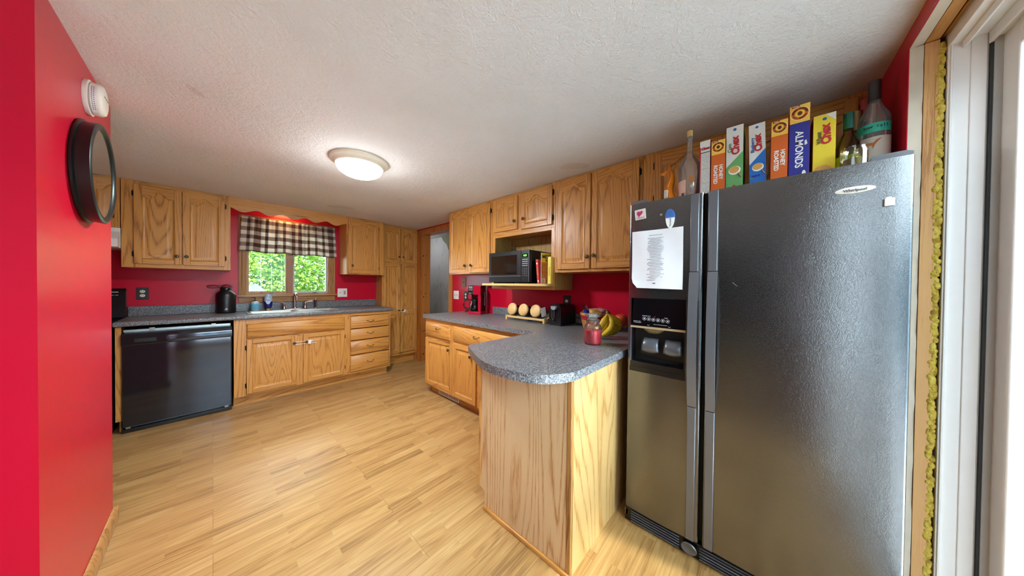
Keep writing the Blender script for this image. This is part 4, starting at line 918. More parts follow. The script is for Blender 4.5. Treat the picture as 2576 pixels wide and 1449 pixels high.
m.add(vv, [(k * 6 + i, k * 6 + (i + 1) % 6, k * 6 + 6 + (i + 1) % 6, k * 6 + 6 + i) for k in range(8) for i in range(6)] + [(0, 1, 2, 3, 4, 5)], mat('orange_foil', 'd9740c', .3, .2, var=.15), True)
m.add([(-.020, -.04, .165), (-.045, -.03, .185), (-.01, -.02, .20)], [(0, 1, 2)], mat('orange_foil', '')); m.box(-.018, -.002, -.043, -.037, .05, .09, INKW)
for k in range(6): m.box(-.016, -.006, -.0435, -.043, .053 + k * .006, .055 + k * .006, INK)
tag(m.build('snack_bag', loc=(1.655, .376, ZT), rotz=RR), 'orange foil snack bag standing at the left end of the refrigerator top', 'snack bag')
# ------------------------------------------------------------------ microwave and books
mw = thing('microwave', 'black countertop microwave with green clock display on the pale shelf', 'microwave', (1.892, 2.052, 1.283), RR)
MW, MD, MH = .522, .38, .302
MB().box(0, MW, .025, MD, .012, MH, BLACK).build('housing', mw, bevel=.004)
m = MB().box(0, .425, 0, .024, .013, MH, BLKM); m.box(.004, .425, -.002, 0, .066, .072, FRT); o = m.build('door', mw, bevel=.003); MB().box(.035, .375, -.0012, .002, .085, .265, mat('smoked_window', '1c1412', .08, Specular_IOR_Level=.8)).build('window', o)
m = MB().box(.427, MW, 0, .024, .013, MH, BLKM).box(MW - .006, MW, -.003, .002, .013, MH, FRT)
cp = m.build('control_panel', mw, bevel=.003)
m = MB().box(.442, .505, -.001, .001, .238, .268, mat('display_dark', '0a140a', .1)); m.text('0:00', .022, emis('green_display', '58e048', 1.6), T(.474, -.0016, .252) @ MF, bold=.0004); m.build('clock_display', cp)
m = MB()
for rr in range(4):
    for cc in range(3): m.box(.442 + cc * .022, .458 + cc * .022, -.0012, .0, .214 - rr * .018, .219 - rr * .018, LT)
for rr in range(4):
    for cc in range(3): m.lathe([(.006, 0), (.006, .0008), (1e-6, .001)], mat('key_grey', '2a2c30', .4), M=T(.451 + cc * .022, 0, .132 - rr * .02) @ RX(PI / 2), seg=12).text('123456789*0#'[rr * 3 + cc], .009, LT, T(.451 + cc * .022, -.0014, .132 - rr * .02) @ MF)
m.build('keypad', cp)
for x in (.03, .49):
    for y in (.05, .34): MB().cyl((x, y, 0), (x, y, .014), .01, DARK, 10).build('foot', mw)
ad = thing('power_adapter', 'black adapter with looped cord lying on top of the microwave', 'adapter', (2.04, 1.79, 1.283 + MH), RR)
MB().ball((.02, 0, .012), (.05, .028, .012), BLACK, 14).build('brick', ad); MB().tube([(-.02, 0, .012), (-.05, 0, .02), (-.085, 0, .05), (-.09, .0, .062), (-.07, 0, .055), (-.03, 0, .03), (.0, 0, .012)], .003, BLACK, 8).build('cord', ad)
def book(label, X, Y0_, Y1_, H, D, col, extra, tilt=0):
    W_ = Y0_ - Y1_; m = MB().box(0, W_, 0, D, 0, H, col).box(.002, W_ - .002, .003, D + .001, .004, H + .0006, CWH); extra(m, W_, H)
    o = m.build('book', loc=(X, Y0_, 1.2832), rotz=RR); o.rotation_euler = (0, math.radians(tilt), RR); return tag(o, label, 'book', 'cookbooks beside the microwave')
def bx_r(m, W_, H):
    m.box(W_ * .2, W_ * .8, -.0008, 0, H * .80, H * .86, INKW); m.box(W_ * .4, W_ * .6, -.0008, 0, H * .35, H * .65, mat('dull_gold', 'c8a050')); m.box(W_ * .25, W_ * .75, -.0008, 0, H * .06, H * .14, INKW)
def bx_y(m, W_, H): m.text('Breakfast', .020, mat('golden_ink', 'b8903a'), Mf(W_ * .5, H * .45, -PI / 2, -.001), bold=.0004); m.text('*', .02, mat('golden_ink', ''), Mf(W_ * .5, H * .1, 0, -.001))
book('thin red paperback cookbook leaning against the magazine', 1.945, 1.478, 1.456, .215, .14, mat('book_red', 'c8281e', .45), bx_r, tilt=-6)
m = MB().box(0, .20, 0, .004, 0, .272, CWH).box(.001, .199, -.0006, 0, .001, .271, mat('magazine_cover', 'b06a30', .4, var=.9, vs=45)).box(.001, .199, -.0008, 0, .19, .271, mat('magazine_top', 'dcae24', .4)).text('MEXICAN', .042, INK, T(.010, -.0012, .238) @ MF, bold=.0014, align='LEFT').text('RECIPES', .030, INK, T(.045, -.0012, .205) @ MF, bold=.001, align='LEFT').box(.01, .045, -.0012, -.0006, .01, .045, INKW)
for k in range(6): m.box(.013 + k * .0045, .0155 + k * .0045, -.0016, -.0012, .012, .042, INK)
o = m.build('magazine', loc=(1.952, 1.443, 1.2832), rotz=RR + 1.31); tag(o, 'glossy Mexican recipe magazine with food photo cover between two cookbooks', 'magazine')
book('yellow hardback cookbook against the side of the microwave niche', 1.975, 1.389, 1.3585, .235, .12, mat('book_yellow', 'e6d25a', .45), bx_y)
# ------------------------------------------------------------------ coffee maker
cf_ = thing('coffee_maker', 'red and black drip coffee maker with glass carafe on the counter', 'coffee maker', (2.050, 2.588, .914), RR + math.radians(28))
CRD = mat('glossy_crimson', 'b0102c', .2); W_, D2, H = .160, .19, .345
MB().box(0, W_, 0, D2, 0, .035, CRD).build('base', cf_, bevel=.004); MB().box(.006, .115, .004, .10, .035, .038, BLACK).build('hot_plate', cf_)
MB().box(.0, W_ - .004, .105, D2, .035, H, BLACK).box(.128, W_, .012, .105, .035, H - .12, BLACK).build('rear_tank', cf_, bevel=.003)
MB().box(.128, W_ + .001, 0, .012, .034, H - .11, CRD).build('red_column', cf_, bevel=.002)
m = MB().box(0, W_, .002, .105, .235, H - .004, BLACK); m.build('brew_head', cf_, bevel=.004)
MB().box(.066, W_ + .001, -.002, .004, .235, H - .004, CRD).build('red_front_panel', cf_, bevel=.002)
m = MB().box(.010, .030, .0008, .002, .320, .330, LT).box(.034, .056, .0008, .002, .320, .330, LT).box(.008, .04, .0008, .002, .242, .262, mat('lcd_green', '6a745a', .3))
for k in range(3): m.box(.012, .058, .0008, .002, .308 - k * .012, .311 - k * .012, LT)
for k in range(4): m.lathe([(.004, 0), (.004, .002), (1e-6, .002)], FRT, M=T(.05 + (k % 2) * .01, .002, .25 + (k // 2) * .014) @ RX(PI / 2), seg=10)
m.build('button_panel', cf_)
MB().box(W_, W_ + .002, .13, .142, .10, .27, LT).build('water_gauge', cf_)
cr_ = MB().lathe([(.040, .04), (.050, .048), (.058, .075), (.056, .10), (.040, .150), (.038, .165)], glass('carafe_glass', 'b8c0c0', refl=2.2), c=(.062, .052, 0), seg=28).build('carafe', cf_)
MB().lathe([(.040, .160), (.040, .178), (.03, .186), (1e-6, .188)], BLACK, c=(.062, .052, 0)).build('lid', cr_)
MB().tube([(.03, .02, .172), (-.01, .0, .180), (-.035, -.012, .165), (-.045, -.018, .12), (-.04, -.016, .085), (-.012, .004, .065), (.012, .02, .07)], .0085, BLACK, 10).build('handle', cr_)
MB().lathe([(.045, .05), (.052, .07), (1e-6, .07)], mat('coffee_brown', '1c0c06', .2), c=(.062, .052, 0)).build('coffee', cr_)
MB().tube([(0, 0, .006), (.03, .03, .006), (.07, .02, .006), (.06, -.02, .008), (.02, -.03, .01), (-.01, -.01, .012), (.02, .02, .014), (.085, .03, .02), (.103, .035, .06), (.106, .05, .13)], .004, BLACK, 8).wtl((2.20, 2.83, .914), cf_).build('power_cord', cf_)
# jar rack
jr = thing('jar_rack', 'pale wooden counter rack holding three tilted glass jars', 'rack', (2.062, 1.975, .914), RR + math.radians(-1))
for x in (0, .478): MB().prism([(0, 0), (.02, 0), (.03, .012), (.12, .012), (.13, 0), (.15, 0), (.15, .075), (.14, .085), (.125, .08), (.06, .04), (.0, .045)], x, x + .018, LTW, axis='x').build('side_bracket', jr, bevel=.003)
MB().box(.018, .478, .006, .022, .022, .042, LTW).build('front_rail', jr, bevel=.002); MB().box(.018, .478, .115, .131, .055, .073, LTW).build('rear_rail', jr, bevel=.002)
for k, (x, lb, fill) in enumerate(((.085, 'leftmost lidded jar lying tilted in the wooden counter rack', 'c8b8a8'), (.235, 'middle lidded jar lying tilted in the wooden counter rack', '7a5a3c'), (.387, 'rightmost lidded jar with a folded packet, in the wooden counter rack', '8a3a24'))):
    j = thing('glass_canister', lb, 'jar', (2.062, 1.975, .914), RR + math.radians(-1), 'tilted jars in the counter rack')
    M = T(x, .030, .112) @ RX(-PI / 2 + math.radians(20))          # axis points into the rack and downwards
    M = T(x, .020, .108) @ RX(-PI / 2 - math.radians(-0)) @ RX(math.radians(-14)) if False else T(x, .022, .110) @ RX(math.radians(-104))
    MB().lathe([(.040, .0), (.050, .012), (.050, .115), (.046, .125), (1e-6, .126)], glass('jar_glass', 'e4e8e6', refl=2), M=M, seg=28).build('glass_body', j)
    MB().lathe([(.052, .0), (.0585, -.003), (.060, -.010), (.0585, -.020), (.054, -.024), (1e-6, -.0245)][::-1], LTWZ, M=M, seg=36).build('lid', j)
    MB().lathe([(.044, .03), (.044, .118), (1e-6, .12)], mat('jar_fill_%d' % k, fill, .7, var=.5, vs=90), M=M @ T(0, .0, 0) @ Matrix.Diagonal((.9, .6, 1, 1)), seg=18).build('contents', j)
    if k == 2: MB().box(-.001, .001, .0, .06, .0, .085, WHITE, T(x + .058, .03, .055) @ RZ(-.25) @ RX(.2)).build('packet', j)
# toaster
to = thing('toaster', 'black two-slice toaster with silver lever, end facing the room', 'toaster', (2.045, 1.424, .914), RR + math.radians(-3))
TW, TD, TH = .13, .235, .185
m = MB().prism([(0, .012), (0, TH - .03), (.012, TH - .008), (.03, TH), (TW - .03, TH), (TW - .012, TH - .008), (TW, TH - .03), (TW, .012)], 0.006, TD, BLACK); m.build('body', to, bevel=.006)
MB().box(.004, TW - .004, .008, TD - .004, 0, .014, DARK).build('base', to)
for x in (.035, .078): MB().box(x, x + .018, .04, TD - .04, TH - .001, TH + .0015, DARK).build('slot', to)
MB().box(.048, .072, -.001, .007, .075, .155, DARK).tube([(.03, 0, .145), (.032, 0, .1), (.04, 0, .05), (.06, 0, .03)], .0016, CHROME, 6).build('lever_track', to)
MB().prism([(.036, .172), (.040, .148), (.055, .140), (.075, .140), (.088, .150), (.090, .172)], -.020, .004, mat('lever_silver', 'b8bcc0', .3, .4)).build('lever', to, bevel=.004)
MB().lathe([(.015, 0), (.013, .012), (1e-6, .014)], BLKM, M=T(.055, .006, .048) @ RX(PI / 2)).box(.053, .057, -.009, -.007, .048, .060, CHROME).build('dial', to)
MB().tube([(0, 0, .008), (.01, -.06, .004), (-.01, -.13, .004), (-.03, -.19, .004), (.0, -.21, .01), (.02, -.17, .03), (.02, -.08, .05), (.015, .05, .06), (.015, .11, .10)], .003, BLACK, 8).wtl((2.27, 1.27, .914), to).build('power_cord', to)
# candle
CW_ = glass('candle_jar_glass', 'fafcfb', refl=.9, haze=.025)
cd = thing('jar_candle', 'red jar candle with domed glass lid on the peninsula', 'candle', (1.570, .765, .914))
MB().lathe([(.045, .001), (.050, .008), (.051, .02), (.051, .100), (.046, .118), (.038, .126), (.037, .140), (.042, .143), (.042, .148), (.036, .150)], CW_, seg=36).build('glass_jar', cd)
MB().lathe([(.044, .004), (.0485, .010), (.0490, .02), (.0490, .084), (.046, .086), (1e-6, .083)], mat('red_wax', 'e01c30', .35, Emission_Strength=0.0), seg=32).cyl((0, 0, .083), (0, 0, .093), .0012, DARK, 6).build('wax', cd)
MB().lathe([(.032, .144), (.037, .150), (.030, .155), (.024, .160), (.036, .168), (.039, .176), (.034, .186), (.018, .190), (1e-6, .191)], glass('lid_glass', 'eef8f4', refl=1.6, haze=.12), seg=32).build('lid', cd)
m = MB(); vv = []; n = 8
for i in range(n + 1):
    a = math.radians(-22 - 48 * i / n - 10)
    for z in (.022, .088): vv.append((.0516 * math.cos(a), .0516 * math.sin(a), z))
m.add(vv, [(2 * i, 2 * i + 2, 2 * i + 3, 2 * i + 1) for i in range(n)], mat('candle_label', 'cfc6cc', .5)); m.lathe([(.011, 0), (.011, .0005), (1e-6, .0006)], mat('teal_spot', '2f7a70'), M=T(.0525 * math.cos(-.95), .0525 * math.sin(-.95), .045) @ RZ(-.95 + PI / 2) @ RX(PI / 2) @ Matrix.Diagonal((1, 1.4, 1, 1))).build('label', cd)
# basket
bk = thing('bushel_basket', 'round woven wooden basket with a red band, filled with wrapped snacks', 'basket', (2.09, 1.00, .914))
SPL = oak('basket_splint', 'z', 'c08a4c', 'a87038', '6a4420', rough=.5)
MB().lathe([(.085, .002), (.094, .02), (.110, .085), (.112, .135), (.110, .135), (.106, .085), (.090, .02), (1e-6, .01)], SPL, seg=36).build('slat_body', bk)
MB().lathe([(.1105, .085), (.1145, .118), (.112, .119)], mat('dark_red_band', 'a01428', .5), seg=36).build('red_band', bk)
MB().lathe([(.112, .118), (.118, .120), (.118, .138), (.112, .140), (.108, .138)], SPL, seg=36).build('rim', bk)
MB().tube([(0, -.112, .13)] + [(0, -.112 * math.cos(a), .135 + .035 * math.sin(a)) for a in [PI * k / 12 for k in range(1, 12)]] + [(0, .112, .13)], .004, SPL, 8).build('handle', bk)
rnd = random.Random(4)
def packet(label, x, y, z, s, col, ex, rz):
    m = MB(); vv = []; n = 10
    for j in range(n + 1):
        for i in range(n + 1):
            u, v_ = i / n * 2 - 1, j / n * 2 - 1; q = max(0, (1 - u ** 4) * (1 - v_ ** 4)); vv.append((u * s[0], v_ * s[1], s[2] * q + rnd.uniform(-.003, .003)))
    k0 = len(vv); vv += [(a, b, -c * .5) for a, b, c in vv]
    fs = []
    for o_ in (0, k0):
        for j in range(n):
            for i in range(n): a = o_ + j * (n + 1) + i; q = (a, a + 1, a + n + 2, a + n + 1); fs.append(q if o_ == 0 else q[::-1])
    m.add(vv, fs, col, True); ex(m)
    o = m.build('snack_packet', loc=(x, y, z)); o.rotation_euler = rz; return tag(o, label, 'snack', 'wrapped snacks in the basket')
cw = glass('clear_wrapper', 'f0d8d8', refl=3.2)
packet('blue foil snack packet at the left side of the basket', 2.03, 1.045, 1.055, (.035, .028, .014), mat('blue_foil', '1c3fa8', .25, .3, var=.5, vs=120), lambda m: None, (.5, -.5, .6))
packet('pastry in clear wrapper with red and yellow print, centre of the basket', 2.03, .965, 1.055, (.05, .038, .020), mat('bun_gold', 'b88a48', .5, var=.4, vs=60), lambda m: m.ball((0, -.018, .018), (.022, .014, .004), mat('print_yellow', 'e8d060', .4), 10).ball((.006, -.016, .021), (.008, .006, .003), CHR, 8), (.9, 0, -.8))
packet('clear wrapper with red and white print at the right of the basket', 2.09, .925, 1.065, (.055, .04, .022), mat('red_white_wrap', 'b07078', .2, var=.9, vs=110), lambda m: None, (.4, .25, -.5))
packet('crinkled transparent wrapper sticking up at the back left of the basket', 2.06, 1.06, 1.085, (.03, .035, .010), cw, lambda m: None, (1.1, .2, .8))
packet('loaf-shaped brown snack at the back of the basket', 2.13, 1.0, 1.06, (.05, .05, .018), mat('brown_loaf', '6a3c20', .5, var=.3), lambda m: None, (0, 0, .3))
# bananas
def banana(m, base, top, bend, r, col):
    base, top, bend = Vector(base), Vector(top), Vector(bend); pts = []; rr = []
    for i in range(15):
        t = i / 14; p = top * (1 - t) ** 2 + bend * 2 * t * (1 - t) + base * t * t; pts.append(p)
        rr.append(r * (.28 if t < .06 else .28 + .72 * min(1, (t - .06) / .22) if t < .82 else max(.2, 1 - ((t - .82) / .18) ** 1.5 * .8)))
    m.tube(pts, rr, col, 10)
BAN = mat('banana_yellow', 'd8b41e', .45, var=.25, vs=40); BST = mat('banana_stem', '7a6a30', .6); BTP = mat('banana_tip', '3a2a14', .7)
bn = thing('banana_bunch', 'bunch of ripe yellow bananas standing behind the candle', 'bananas', (1.80, .775, .914))
RV, FV = Vector((.676, -.737, 0)), Vector((.737, .676, 0))
for c_, t_, d_, e_ in ((-.03, -.085, .0, .0), (.075, -.055, -.03, -.035), (.125, -.025, .0, -.005), (.165, .010, .01, .025), (.06, -.03, .10, .07)):
    m = MB(); b_ = RV * t_ + FV * e_ + Vector((0, 0, .021)); banana(m, b_, (0, 0, .170), RV * c_ + FV * d_ + Vector((0, 0, .085)), .0205, BAN); m.ball(b_ + RV * -.004, .005, BTP, 8); m.build('banana', bn)
MB().tube([(0, 0, .155), (0, 0, .172), (.004, .002, .186)], [.012, .009, .008], BST, 8).build('stem', bn)
ap = thing('apple', 'red apple resting on the back of the banana bunch, half hidden', 'apple', (1.905, .722, .988))
APM = mat('apple_red', 'c8401e', .35, var=.35, vs=14)
MB().lathe([(1e-6, .012), (.015, .004), (.03, .008), (.042, .03), (.044, .055), (.036, .078), (.02, .086), (.006, .079), (1e-6, .076)], APM).build('flesh', ap); MB().tube([(0, 0, .076), (.002, 0, .098)], .0016, BST, 6).build('stem', ap)
tj = thing('glass_jar', 'tall lidded glass jar holding reddish contents beside the refrigerator', 'jar', (1.93, .635, .914))
MB().lathe([(.040, .001), (.045, .008), (.045, .15), (.034, .172), (.033, .185)], CW_, seg=28).build('glass_body', tj); MB().lathe([(.035, .18), (.035, .205), (.03, .208), (1e-6, .208)], STEEL, seg=24).build('lid', tj)
m = MB()
for a, z, r in ((0, .03, .028), (2, .055, .026), (4, .085, .027), (1, .11, .024)): m.ball((.012 * math.cos(a), .012 * math.sin(a), z), r, mat('jar_red', 'a83a22', .5, var=.3), 12)
m.build('contents', tj)
# ------------------------------------------------------------------ wall plates
def plate(name, label, cat, loc, rot, w, h, col, ex, parts):
    r = thing(name, label, cat, loc, rot); MB().box(-w / 2, w / 2, -.006, 0, -h / 2, h / 2, col).build('cover_plate', r, bevel=.002); parts(r); return r
def recept(r, x, z, col=IVORY, rr=.0165):
    m = MB().lathe([(rr, 0), (rr, .003), (1e-6, .0032)], col, M=T(x, -.006, z) @ RX(PI / 2) @ Matrix.Diagonal((1, .86, 1, 1)), seg=20)
    for dx in (-.0055, .0055): m.box(x + dx - .001, x + dx + .001, -.0096, -.009, z - .003, z + .006, DARK)
    m.ball((x, -.009, z - .008), .0018, DARK, 8); m.build('socket', r)
def toggle(r, x, z, col=WHITE): MB().box(x - .005, x + .005, -.007, -.005, z - .012, z + .012, mat('slot_grey', '8a8a84', .5)).box(x - .0035, x + .0035, -.018, -.006, z + .001, z + .008, col).build('toggle', r, bevel=.001)
def p_duplex(r): recept(r, 0, .020); recept(r, 0, -.020)
plate('wall_outlet', 'black outlet plate with ivory sockets on the back wall beside the stove', 'outlet', (-.462, WY, 1.148), 0, .073, .116, BLKM, None, p_duplex)
def p_sw1(r):
    toggle(r, -.028, 0); MB().box(.012, .044, -.009, -.005, -.032, .032, mat('tan_gfci', 'c8b688', .5)).box(.022, .034, -.0105, -.009, -.006, .006, CHR).box(.022, .034, -.0105, -.009, .010, .014, DARK).box(.022, .034, -.0105, -.009, -.020, -.014, DARK).build('gfci_socket', r)
plate('switch_plate', 'white plate with a switch and tan socket right of the sink window', 'switch', (1.266, WY, 1.133), 0, .122, .122, WHITE, None, p_sw1)
plate('switch_plate', 'white double switch plate beside the doorway', 'switch', (WX, 3.180, 1.121), RR, .116, .118, WHITE, None, lambda r: (toggle(r, -.024, 0, IVORY), toggle(r, .024, 0, IVORY)))
plate('cable_plate', 'beige blank plate with centre jack under the ajar cabinet', 'wall plate', (WX, 3.005, 1.297), RR, .074, .118, mat('beige_plate', 'a89a74', .45), None, lambda r: MB().lathe([(.007, .0), (.006, .01), (1e-6, .01)], BRZ, M=T(0, -.006, 0) @ RX(PI / 2), seg=14).build('jack', r))
plate('wall_outlet', 'black outlet plate with two round sockets behind the coffee maker', 'outlet', (WX, 2.962, 1.115), RR, .078, .126, BLKM, None, p_duplex)
def p_plug(r): recept(r, 0, .022); MB().tube([(-.012, -.012, -.012), (.004, -.012, -.012), (.012, -.012, -.02), (.004, -.012, -.03), (-.010, -.012, -.031)], .003, IVORY, 8).build('plug_ring', r); MB().box(-.022, .022, -.03, -.006, -.058, -.036, BLACK).build('plug', r)
plate('wall_outlet', 'black outlet plate with a plugged cord above the toaster', 'outlet', (WX, 1.398, 1.098), RR, .082, .150, BLKM, None, p_plug)
# ------------------------------------------------------------------ stub wall objects (face +X)
ck = thing('wall_clock', 'large round dark metal clock on the red stub wall', 'clock', (-.355, 2.062, 1.715), PI / 2)
CKM = mat('dark_bronze_rim', '26302e', .3, .6, var=.2, vs=10)
M = RX(PI / 2)
MB().lathe([(.196, .0), (.205, .004), (.206, .010), (.198, .014), (.203, .040), (.204, .046), (.196, .050), (.180, .048), (.174, .040)], CKM, M=M, seg=64).build('rim', ck)
MB().lathe([(.19, .004), (.18, .037), (1e-6, .037)], mat('antique_dial', 'b8ac94', .5, var=.12, vs=12), M=M, seg=48).build('dial', ck)
m = MB()
for i, s in enumerate(['XII', 'I', 'II', 'III', 'IIII', 'V', 'VI', 'VII', 'VIII', 'IX', 'X', 'XI']):
    a = PI / 2 - i * PI / 6; m.text(s, .034, INK, T(.138 * math.cos(a), -.0385, .138 * math.sin(a)) @ MF @ RZ(a - PI / 2), bold=.0005)
m.build('numerals', ck)
MB().prism([(-.005, -.02), (.005, -.02), (.002, .09), (-.002, .09)], -.0400, -.0388, INK, M=RY(math.radians(125))).build('hour_hand', ck); MB().prism([(-.004, -.025), (.004, -.025), (.001, .13), (-.001, .13)], -.0415, -.0403, INK, M=RY(math.radians(20))).build('minute_hand', ck)
MB().lathe([(.176, .043), (1e-6, .0435)], glass('clock_glass', 'ffffff', refl=2.4), M=M, seg=48).build('crystal', ck)
sd = thing('smoke_detector', 'round white smoke detector on the red stub wall above the clock', 'smoke detector', (-.355, 2.098, 2.036), PI / 2)
SDM = mat('aged_white_plastic', 'ddd6c8', .45, var=.04)
MB().lathe([(.070, 0), (.072, .003), (.071, .012), (.060, .015)], SDM, M=M, seg=48).build('mounting_base', sd)
MB().lathe([(.060, .014), (.064, .017), (.064, .034), (.057, .044), (.045, .047), (1e-6, .047)], SDM, M=M, seg=48).build('housing', sd)
m = MB()
for k in range(15): a = math.radians(150 + k * 7); m.box(-.003, .003, -.0008, 0, -.006, .008, WHITE, T(.0642 * math.cos(a), -.0255, .0642 * math.sin(a)) @ RY(PI / 2 - a) @ RX(PI / 2)); 
for k in range(13): a = math.radians(152 + k * 7); m.box(-.002, .0015, -.0006, 0, -.004, -.002, INK, T(.0652 * math.cos(a), -.0255, .0652 * math.sin(a)) @ RY(PI / 2 - a) @ RX(PI / 2)).box(-.0015, .002, -.0006, 0, .001, .003, INK, T(.0652 * math.cos(a), -.0255, .0652 * math.sin(a)) @ RY(PI / 2 - a) @ RX(PI / 2))
m.build('warning_label', sd); MB().box(-.03, .03, -.0485, -.047, .010, .014, mat('slot_grey', '')).build('vent_slot', sd)
# ------------------------------------------------------------------ ceiling light
cl = thing('ceiling_light', 'round flush ceiling light with cream ring and frosted glass dome', 'ceiling light', (.735, 2.205, HC))
MB().lathe([(.190, 0), (.194, -.006), (.190, -.014), (.182, -.018), (.165, -.030), (.158, -.042), (.150, -.044)], mat('cream_enamel', 'ddd4bf', .4, var=.03), seg=56).build('ring', cl)
def dome_mat():
    g = G('frosted_lit_glass'); ge = g.n('ShaderNodeNewGeometry'); sp = g.n('ShaderNodeSeparateXYZ'); g.l(ge.outputs['Normal'], sp.inputs[0])
    st = g.math('ADD', g.math('MULTIPLY', g.math('POWER', g.math('ABSOLUTE', sp.outputs[2]), 1.8), 40.0), 1.6)
    e = g.n('ShaderNodeEmission', Color=(.95, .98, 1, 1)); g.l(st, e.inputs['Strength'])
    g.l(e.outputs[0], g.out.inputs[0]); return g.m
MB().lathe([(.152 * math.cos(a), -.042 - .078 * math.sin(a)) for a in [PI / 2 * k / 12 for k in range(12)]] + [(1e-6, -.12)], dome_mat(), seg=48).build('glass_dome', cl)
# ------------------------------------------------------------------ outdoors
struct('lawn', MB().box(-12, 16, WY + .16, 24, -.7, -.6, leaf_mat('lawn_green', '4a6a2a', '7a9a48')))
def tree(label, x, y, h, R, zc, n, seed, cols):
    rnd = random.Random(seed); r = thing('leafy_tree', label, 'tree', (x, y, -.6), 0, 'trees outside the sink window')
    m = MB(); tk = mat('grey_bark', '6a6458', .9, var=.3)
    m.tube([(0, 0, 0), (.1, 0, h * .4), (-.05, .05, h * .75), (.05, 0, h * .97)], [.07, .05, .035, .012], tk, 8)
    for k in range(9):
        a = rnd.uniform(0, 2 * PI); z = h * rnd.uniform(.25, .8); L = R * rnd.uniform(.5, .9); m.tube([(0, 0, z), (L * .5 * math.cos(a), L * .5 * math.sin(a), z + L * .3), (L * math.cos(a), L * math.sin(a), z + L * .35)], [.02, .012, .005], tk, 6)
    m.build('trunk', r)
    v = []; f = []
    for k in range(n):
        while True:
            p = Vector((rnd.uniform(-1, 1), rnd.uniform(-1, 1), rnd.uniform(-1, 1)))
            if .25 < p.length < 1: break
        p = Vector((p.x * R, p.y * R * .8, zc + p.z * (h - zc)))
        s = rnd.uniform(.022, .048); q = Matrix.Rotation(rnd.uniform(0, 2 * PI), 3, 'Z') @ Matrix.Rotation(rnd.uniform(-1.5, 1.5), 3, 'X') @ Matrix.Rotation(rnd.uniform(-1.2, 1.2), 3, 'Y')
        b = len(v)
        for w in ((-1.1, 0, 0), (0, -.65, .1), (1.1, 0, 0), (0, .65, .1)): v.append(tuple(p + q @ Vector(w) * s))
        f.append((b, b + 1, b + 2, b + 3))
    MB().add(v, f, cols).build('foliage', r)
LA = leaf_mat('leaf_bright', '3c5e22', '7a9840'); LB = leaf_mat('leaf_mid', '2a5020', '648a3e'); LC = leaf_mat('leaf_cool', '1e4428', '527a48')
tree('bright yellow-green tree seen through the left window pane', .35, 7.9, 4.4, 1.5, 2.2, 15000, 1, LA)
tree('leafy green tree seen through the right window pane', 1.75, 8.2, 4.6, 1.5, 2.3, 15000, 2, LB)
tree('darker tree standing further back between the two nearer trees', 1.3, 11.2, 6.4, 3.6, 3.2, 30000, 3, LC)
ca = thing('garden_canopy', 'pale green sloping canopy outside the left window pane', 'canopy', (.40, 6.2, -.6))
CM = mat('pale_mint_fabric', '1a2c26', .7, var=.05)
m = MB().add([(-.75, -.5, 1.50), (.16, -.5, 1.74), (.16, .9, 1.74), (-.75, .9, 1.50), (.10, .0, 1.84), (.10, .4, 1.84)], [(0, 1, 4), (1, 2, 5, 4), (2, 3, 5), (3, 0, 4, 5), (0, 3, 2, 1)], CM); m.build('roof_fabric', ca)
for x in (-.70, .13):
    for y in (-.47, .87): MB().cyl((x, y, 0), (x, y, 1.51 if x < 0 else 1.73), .015, WHITE, 8).build('pole', ca)
fn = thing('added_fence', 'unseen blue-grey board fence added outside the sliding door for its reflection', 'fence', (0, -3.4, -.04))  # unseen fence, added to cut sky glare in the refrigerator's reflections
FNM = mat('added_fence_blue_grey', '6c828c', .7, var=.1, vs=6)
for k in range(40): MB().box(-7.2 + k * .268, -6.95 + k * .268, -.012, .012, .03, 2.3, FNM).build('board', fn)
MB().box(-7.2, 3.5, -.05, -.012, .3, .4, FNM).box(-7.2, 3.5, -.05, -.012, 1.9, 2.0, FNM).build('rail', fn)
struct('deck', MB().box(-4, 6, -6, DY - .2, -.12, -.04, mat('grey_deck_boards', 'd4d6da', .7, var=.1, vs=8)))
hw = MB().box(3.6, 3.7, -6, DY - .16, -.1, 3.0, mat('pale_pink_siding', '9c7c7e', .6, var=.03))
for k in range(26): hw.box(3.585, 3.6, -6, DY - .16, -.1 + k * .12, -.095 + k * .12, mat('pale_pink_siding', ''))
struct('wall_exterior_wing', hw)
rl = thing('deck_railing', 'white railing board outside the sliding glass door', 'railing', (3.0, -2.1, -.04))
MB().box(-.02, .02, -1.2, 1.75, .55, .64, WHITE).box(-.03, .03, -1.2, 1.75, .66, .69, WHITE).build('rail', rl)
for y in (-1.2, .25, 1.7): MB().box(-.04, .04, y, y + .08, 0, .66, WHITE).build('post', rl)
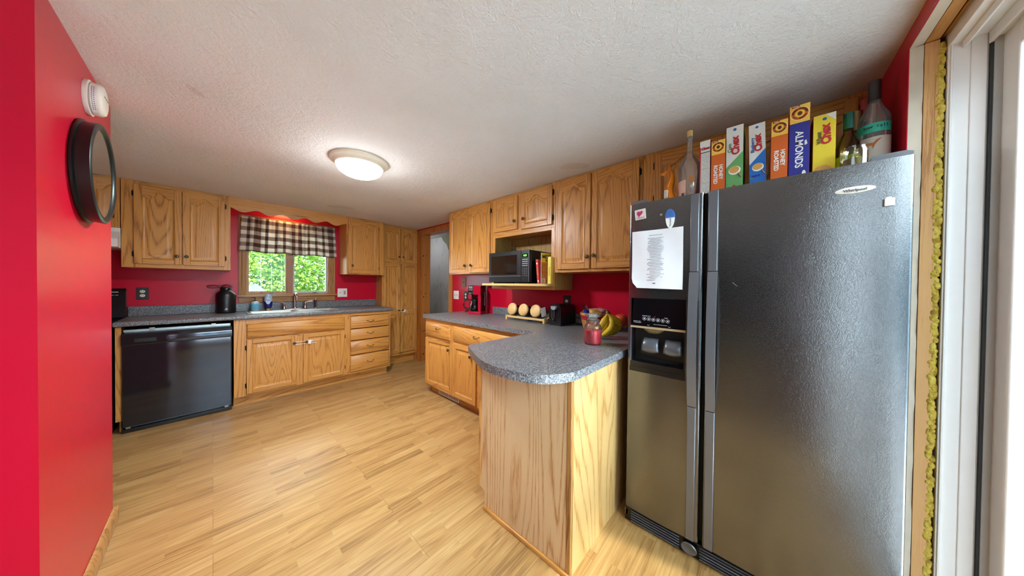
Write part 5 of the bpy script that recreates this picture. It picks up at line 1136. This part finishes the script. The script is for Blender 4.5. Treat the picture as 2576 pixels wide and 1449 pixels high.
# ------------------------------------------------------------------ light, world, camera
w = bpy.data.worlds.new('sky'); bpy.context.scene.world = w; w.use_nodes = True; nt = w.node_tree
bg = nt.nodes['Background']; bg.inputs[0].default_value = (.80, .90, 1.0, 1); bg.inputs[1].default_value = 7.6
def light(name, typ, loc, rot, e, **kw):
    l = bpy.data.lights.new(name, typ); l.energy = e
    for k, v in kw.items(): setattr(l, k, v)
    o = bpy.data.objects.new(name, l); o.location = loc; o.rotation_euler = rot; C.objects.link(o); return o
o = light('door_portal', 'AREA', ((OX0 + OX1) / 2, Y0 - .16, 1.03), (-PI / 2, 0, 0), 1, shape='RECTANGLE', size=1.95, size_y=2.1); o.data.cycles.is_portal = True; o.rotation_euler = (PI / 2, 0, 0)
o = light('window_portal', 'AREA', (.68, WY + .15, 1.56), (-PI / 2, 0, 0), 1, shape='RECTANGLE', size=.85, size_y=.9); o.data.cycles.is_portal = True
o = light('dining_portal', 'AREA', (-2.35, DY - .17, 1.3), (PI / 2, 0, 0), 1, shape='RECTANGLE', size=1.7, size_y=1.5); o.data.cycles.is_portal = True
sd_ = Vector((-.16, 1.0, -1.62)).normalized()
o = light('sun', 'SUN', (0, -3, 5), (0, 0, 0), 6.5, angle=math.radians(3), color=(1, .95, .86)); o.rotation_euler = sd_.to_track_quat('-Z', 'Y').to_euler()
light('ceiling_fixture_bulb', 'AREA', (.735, 2.205, HC - .128), (0, 0, 0), 7.5, shape='DISK', size=.22, color=(.86, .94, 1))
light('hall_fill', 'POINT', (2.8, 5.4, 2.1), (0, 0, 0), 1.6, shadow_soft_size=.1, color=(.95, .95, 1))  # unseen fill light added to brighten the hall
f, yaw, pit, rol = 690.66, math.radians(47.498), math.radians(-.6498), math.radians(.592)
fw = Vector((math.sin(yaw) * math.cos(pit), math.cos(yaw) * math.cos(pit), math.sin(pit))); r0 = Vector((math.cos(yaw), -math.sin(yaw), 0)); u0 = r0.cross(fw)
rt2 = r0 * math.cos(rol) + u0 * math.sin(rol); up2 = u0 * math.cos(rol) - r0 * math.sin(rol)
cam = bpy.data.cameras.new('camera'); co = bpy.data.objects.new('camera', cam); C.objects.link(co)
mw_ = Matrix((rt2, up2, -fw)).transposed().to_4x4(); mw_.translation = Vector((0, 0, 1.27)); co.matrix_world = mw_
cam.sensor_width = 36; cam.lens = f / 2576 * 36; cam.clip_start = .02; bpy.context.scene.camera = co
sc_ = bpy.context.scene
sc_.view_settings.view_transform = 'Standard'; sc_.view_settings.look = 'None'; sc_.view_settings.gamma = 1; sc_.view_settings.use_curve_mapping = False
sc_.view_settings.exposure = 1.86
cy_ = sc_.cycles; cy_.max_bounces = 10; cy_.transparent_max_bounces = 16; cy_.sample_clamp_indirect = 6; cy_.caustics_reflective = False; cy_.caustics_refractive = False; cy_.use_denoising = True
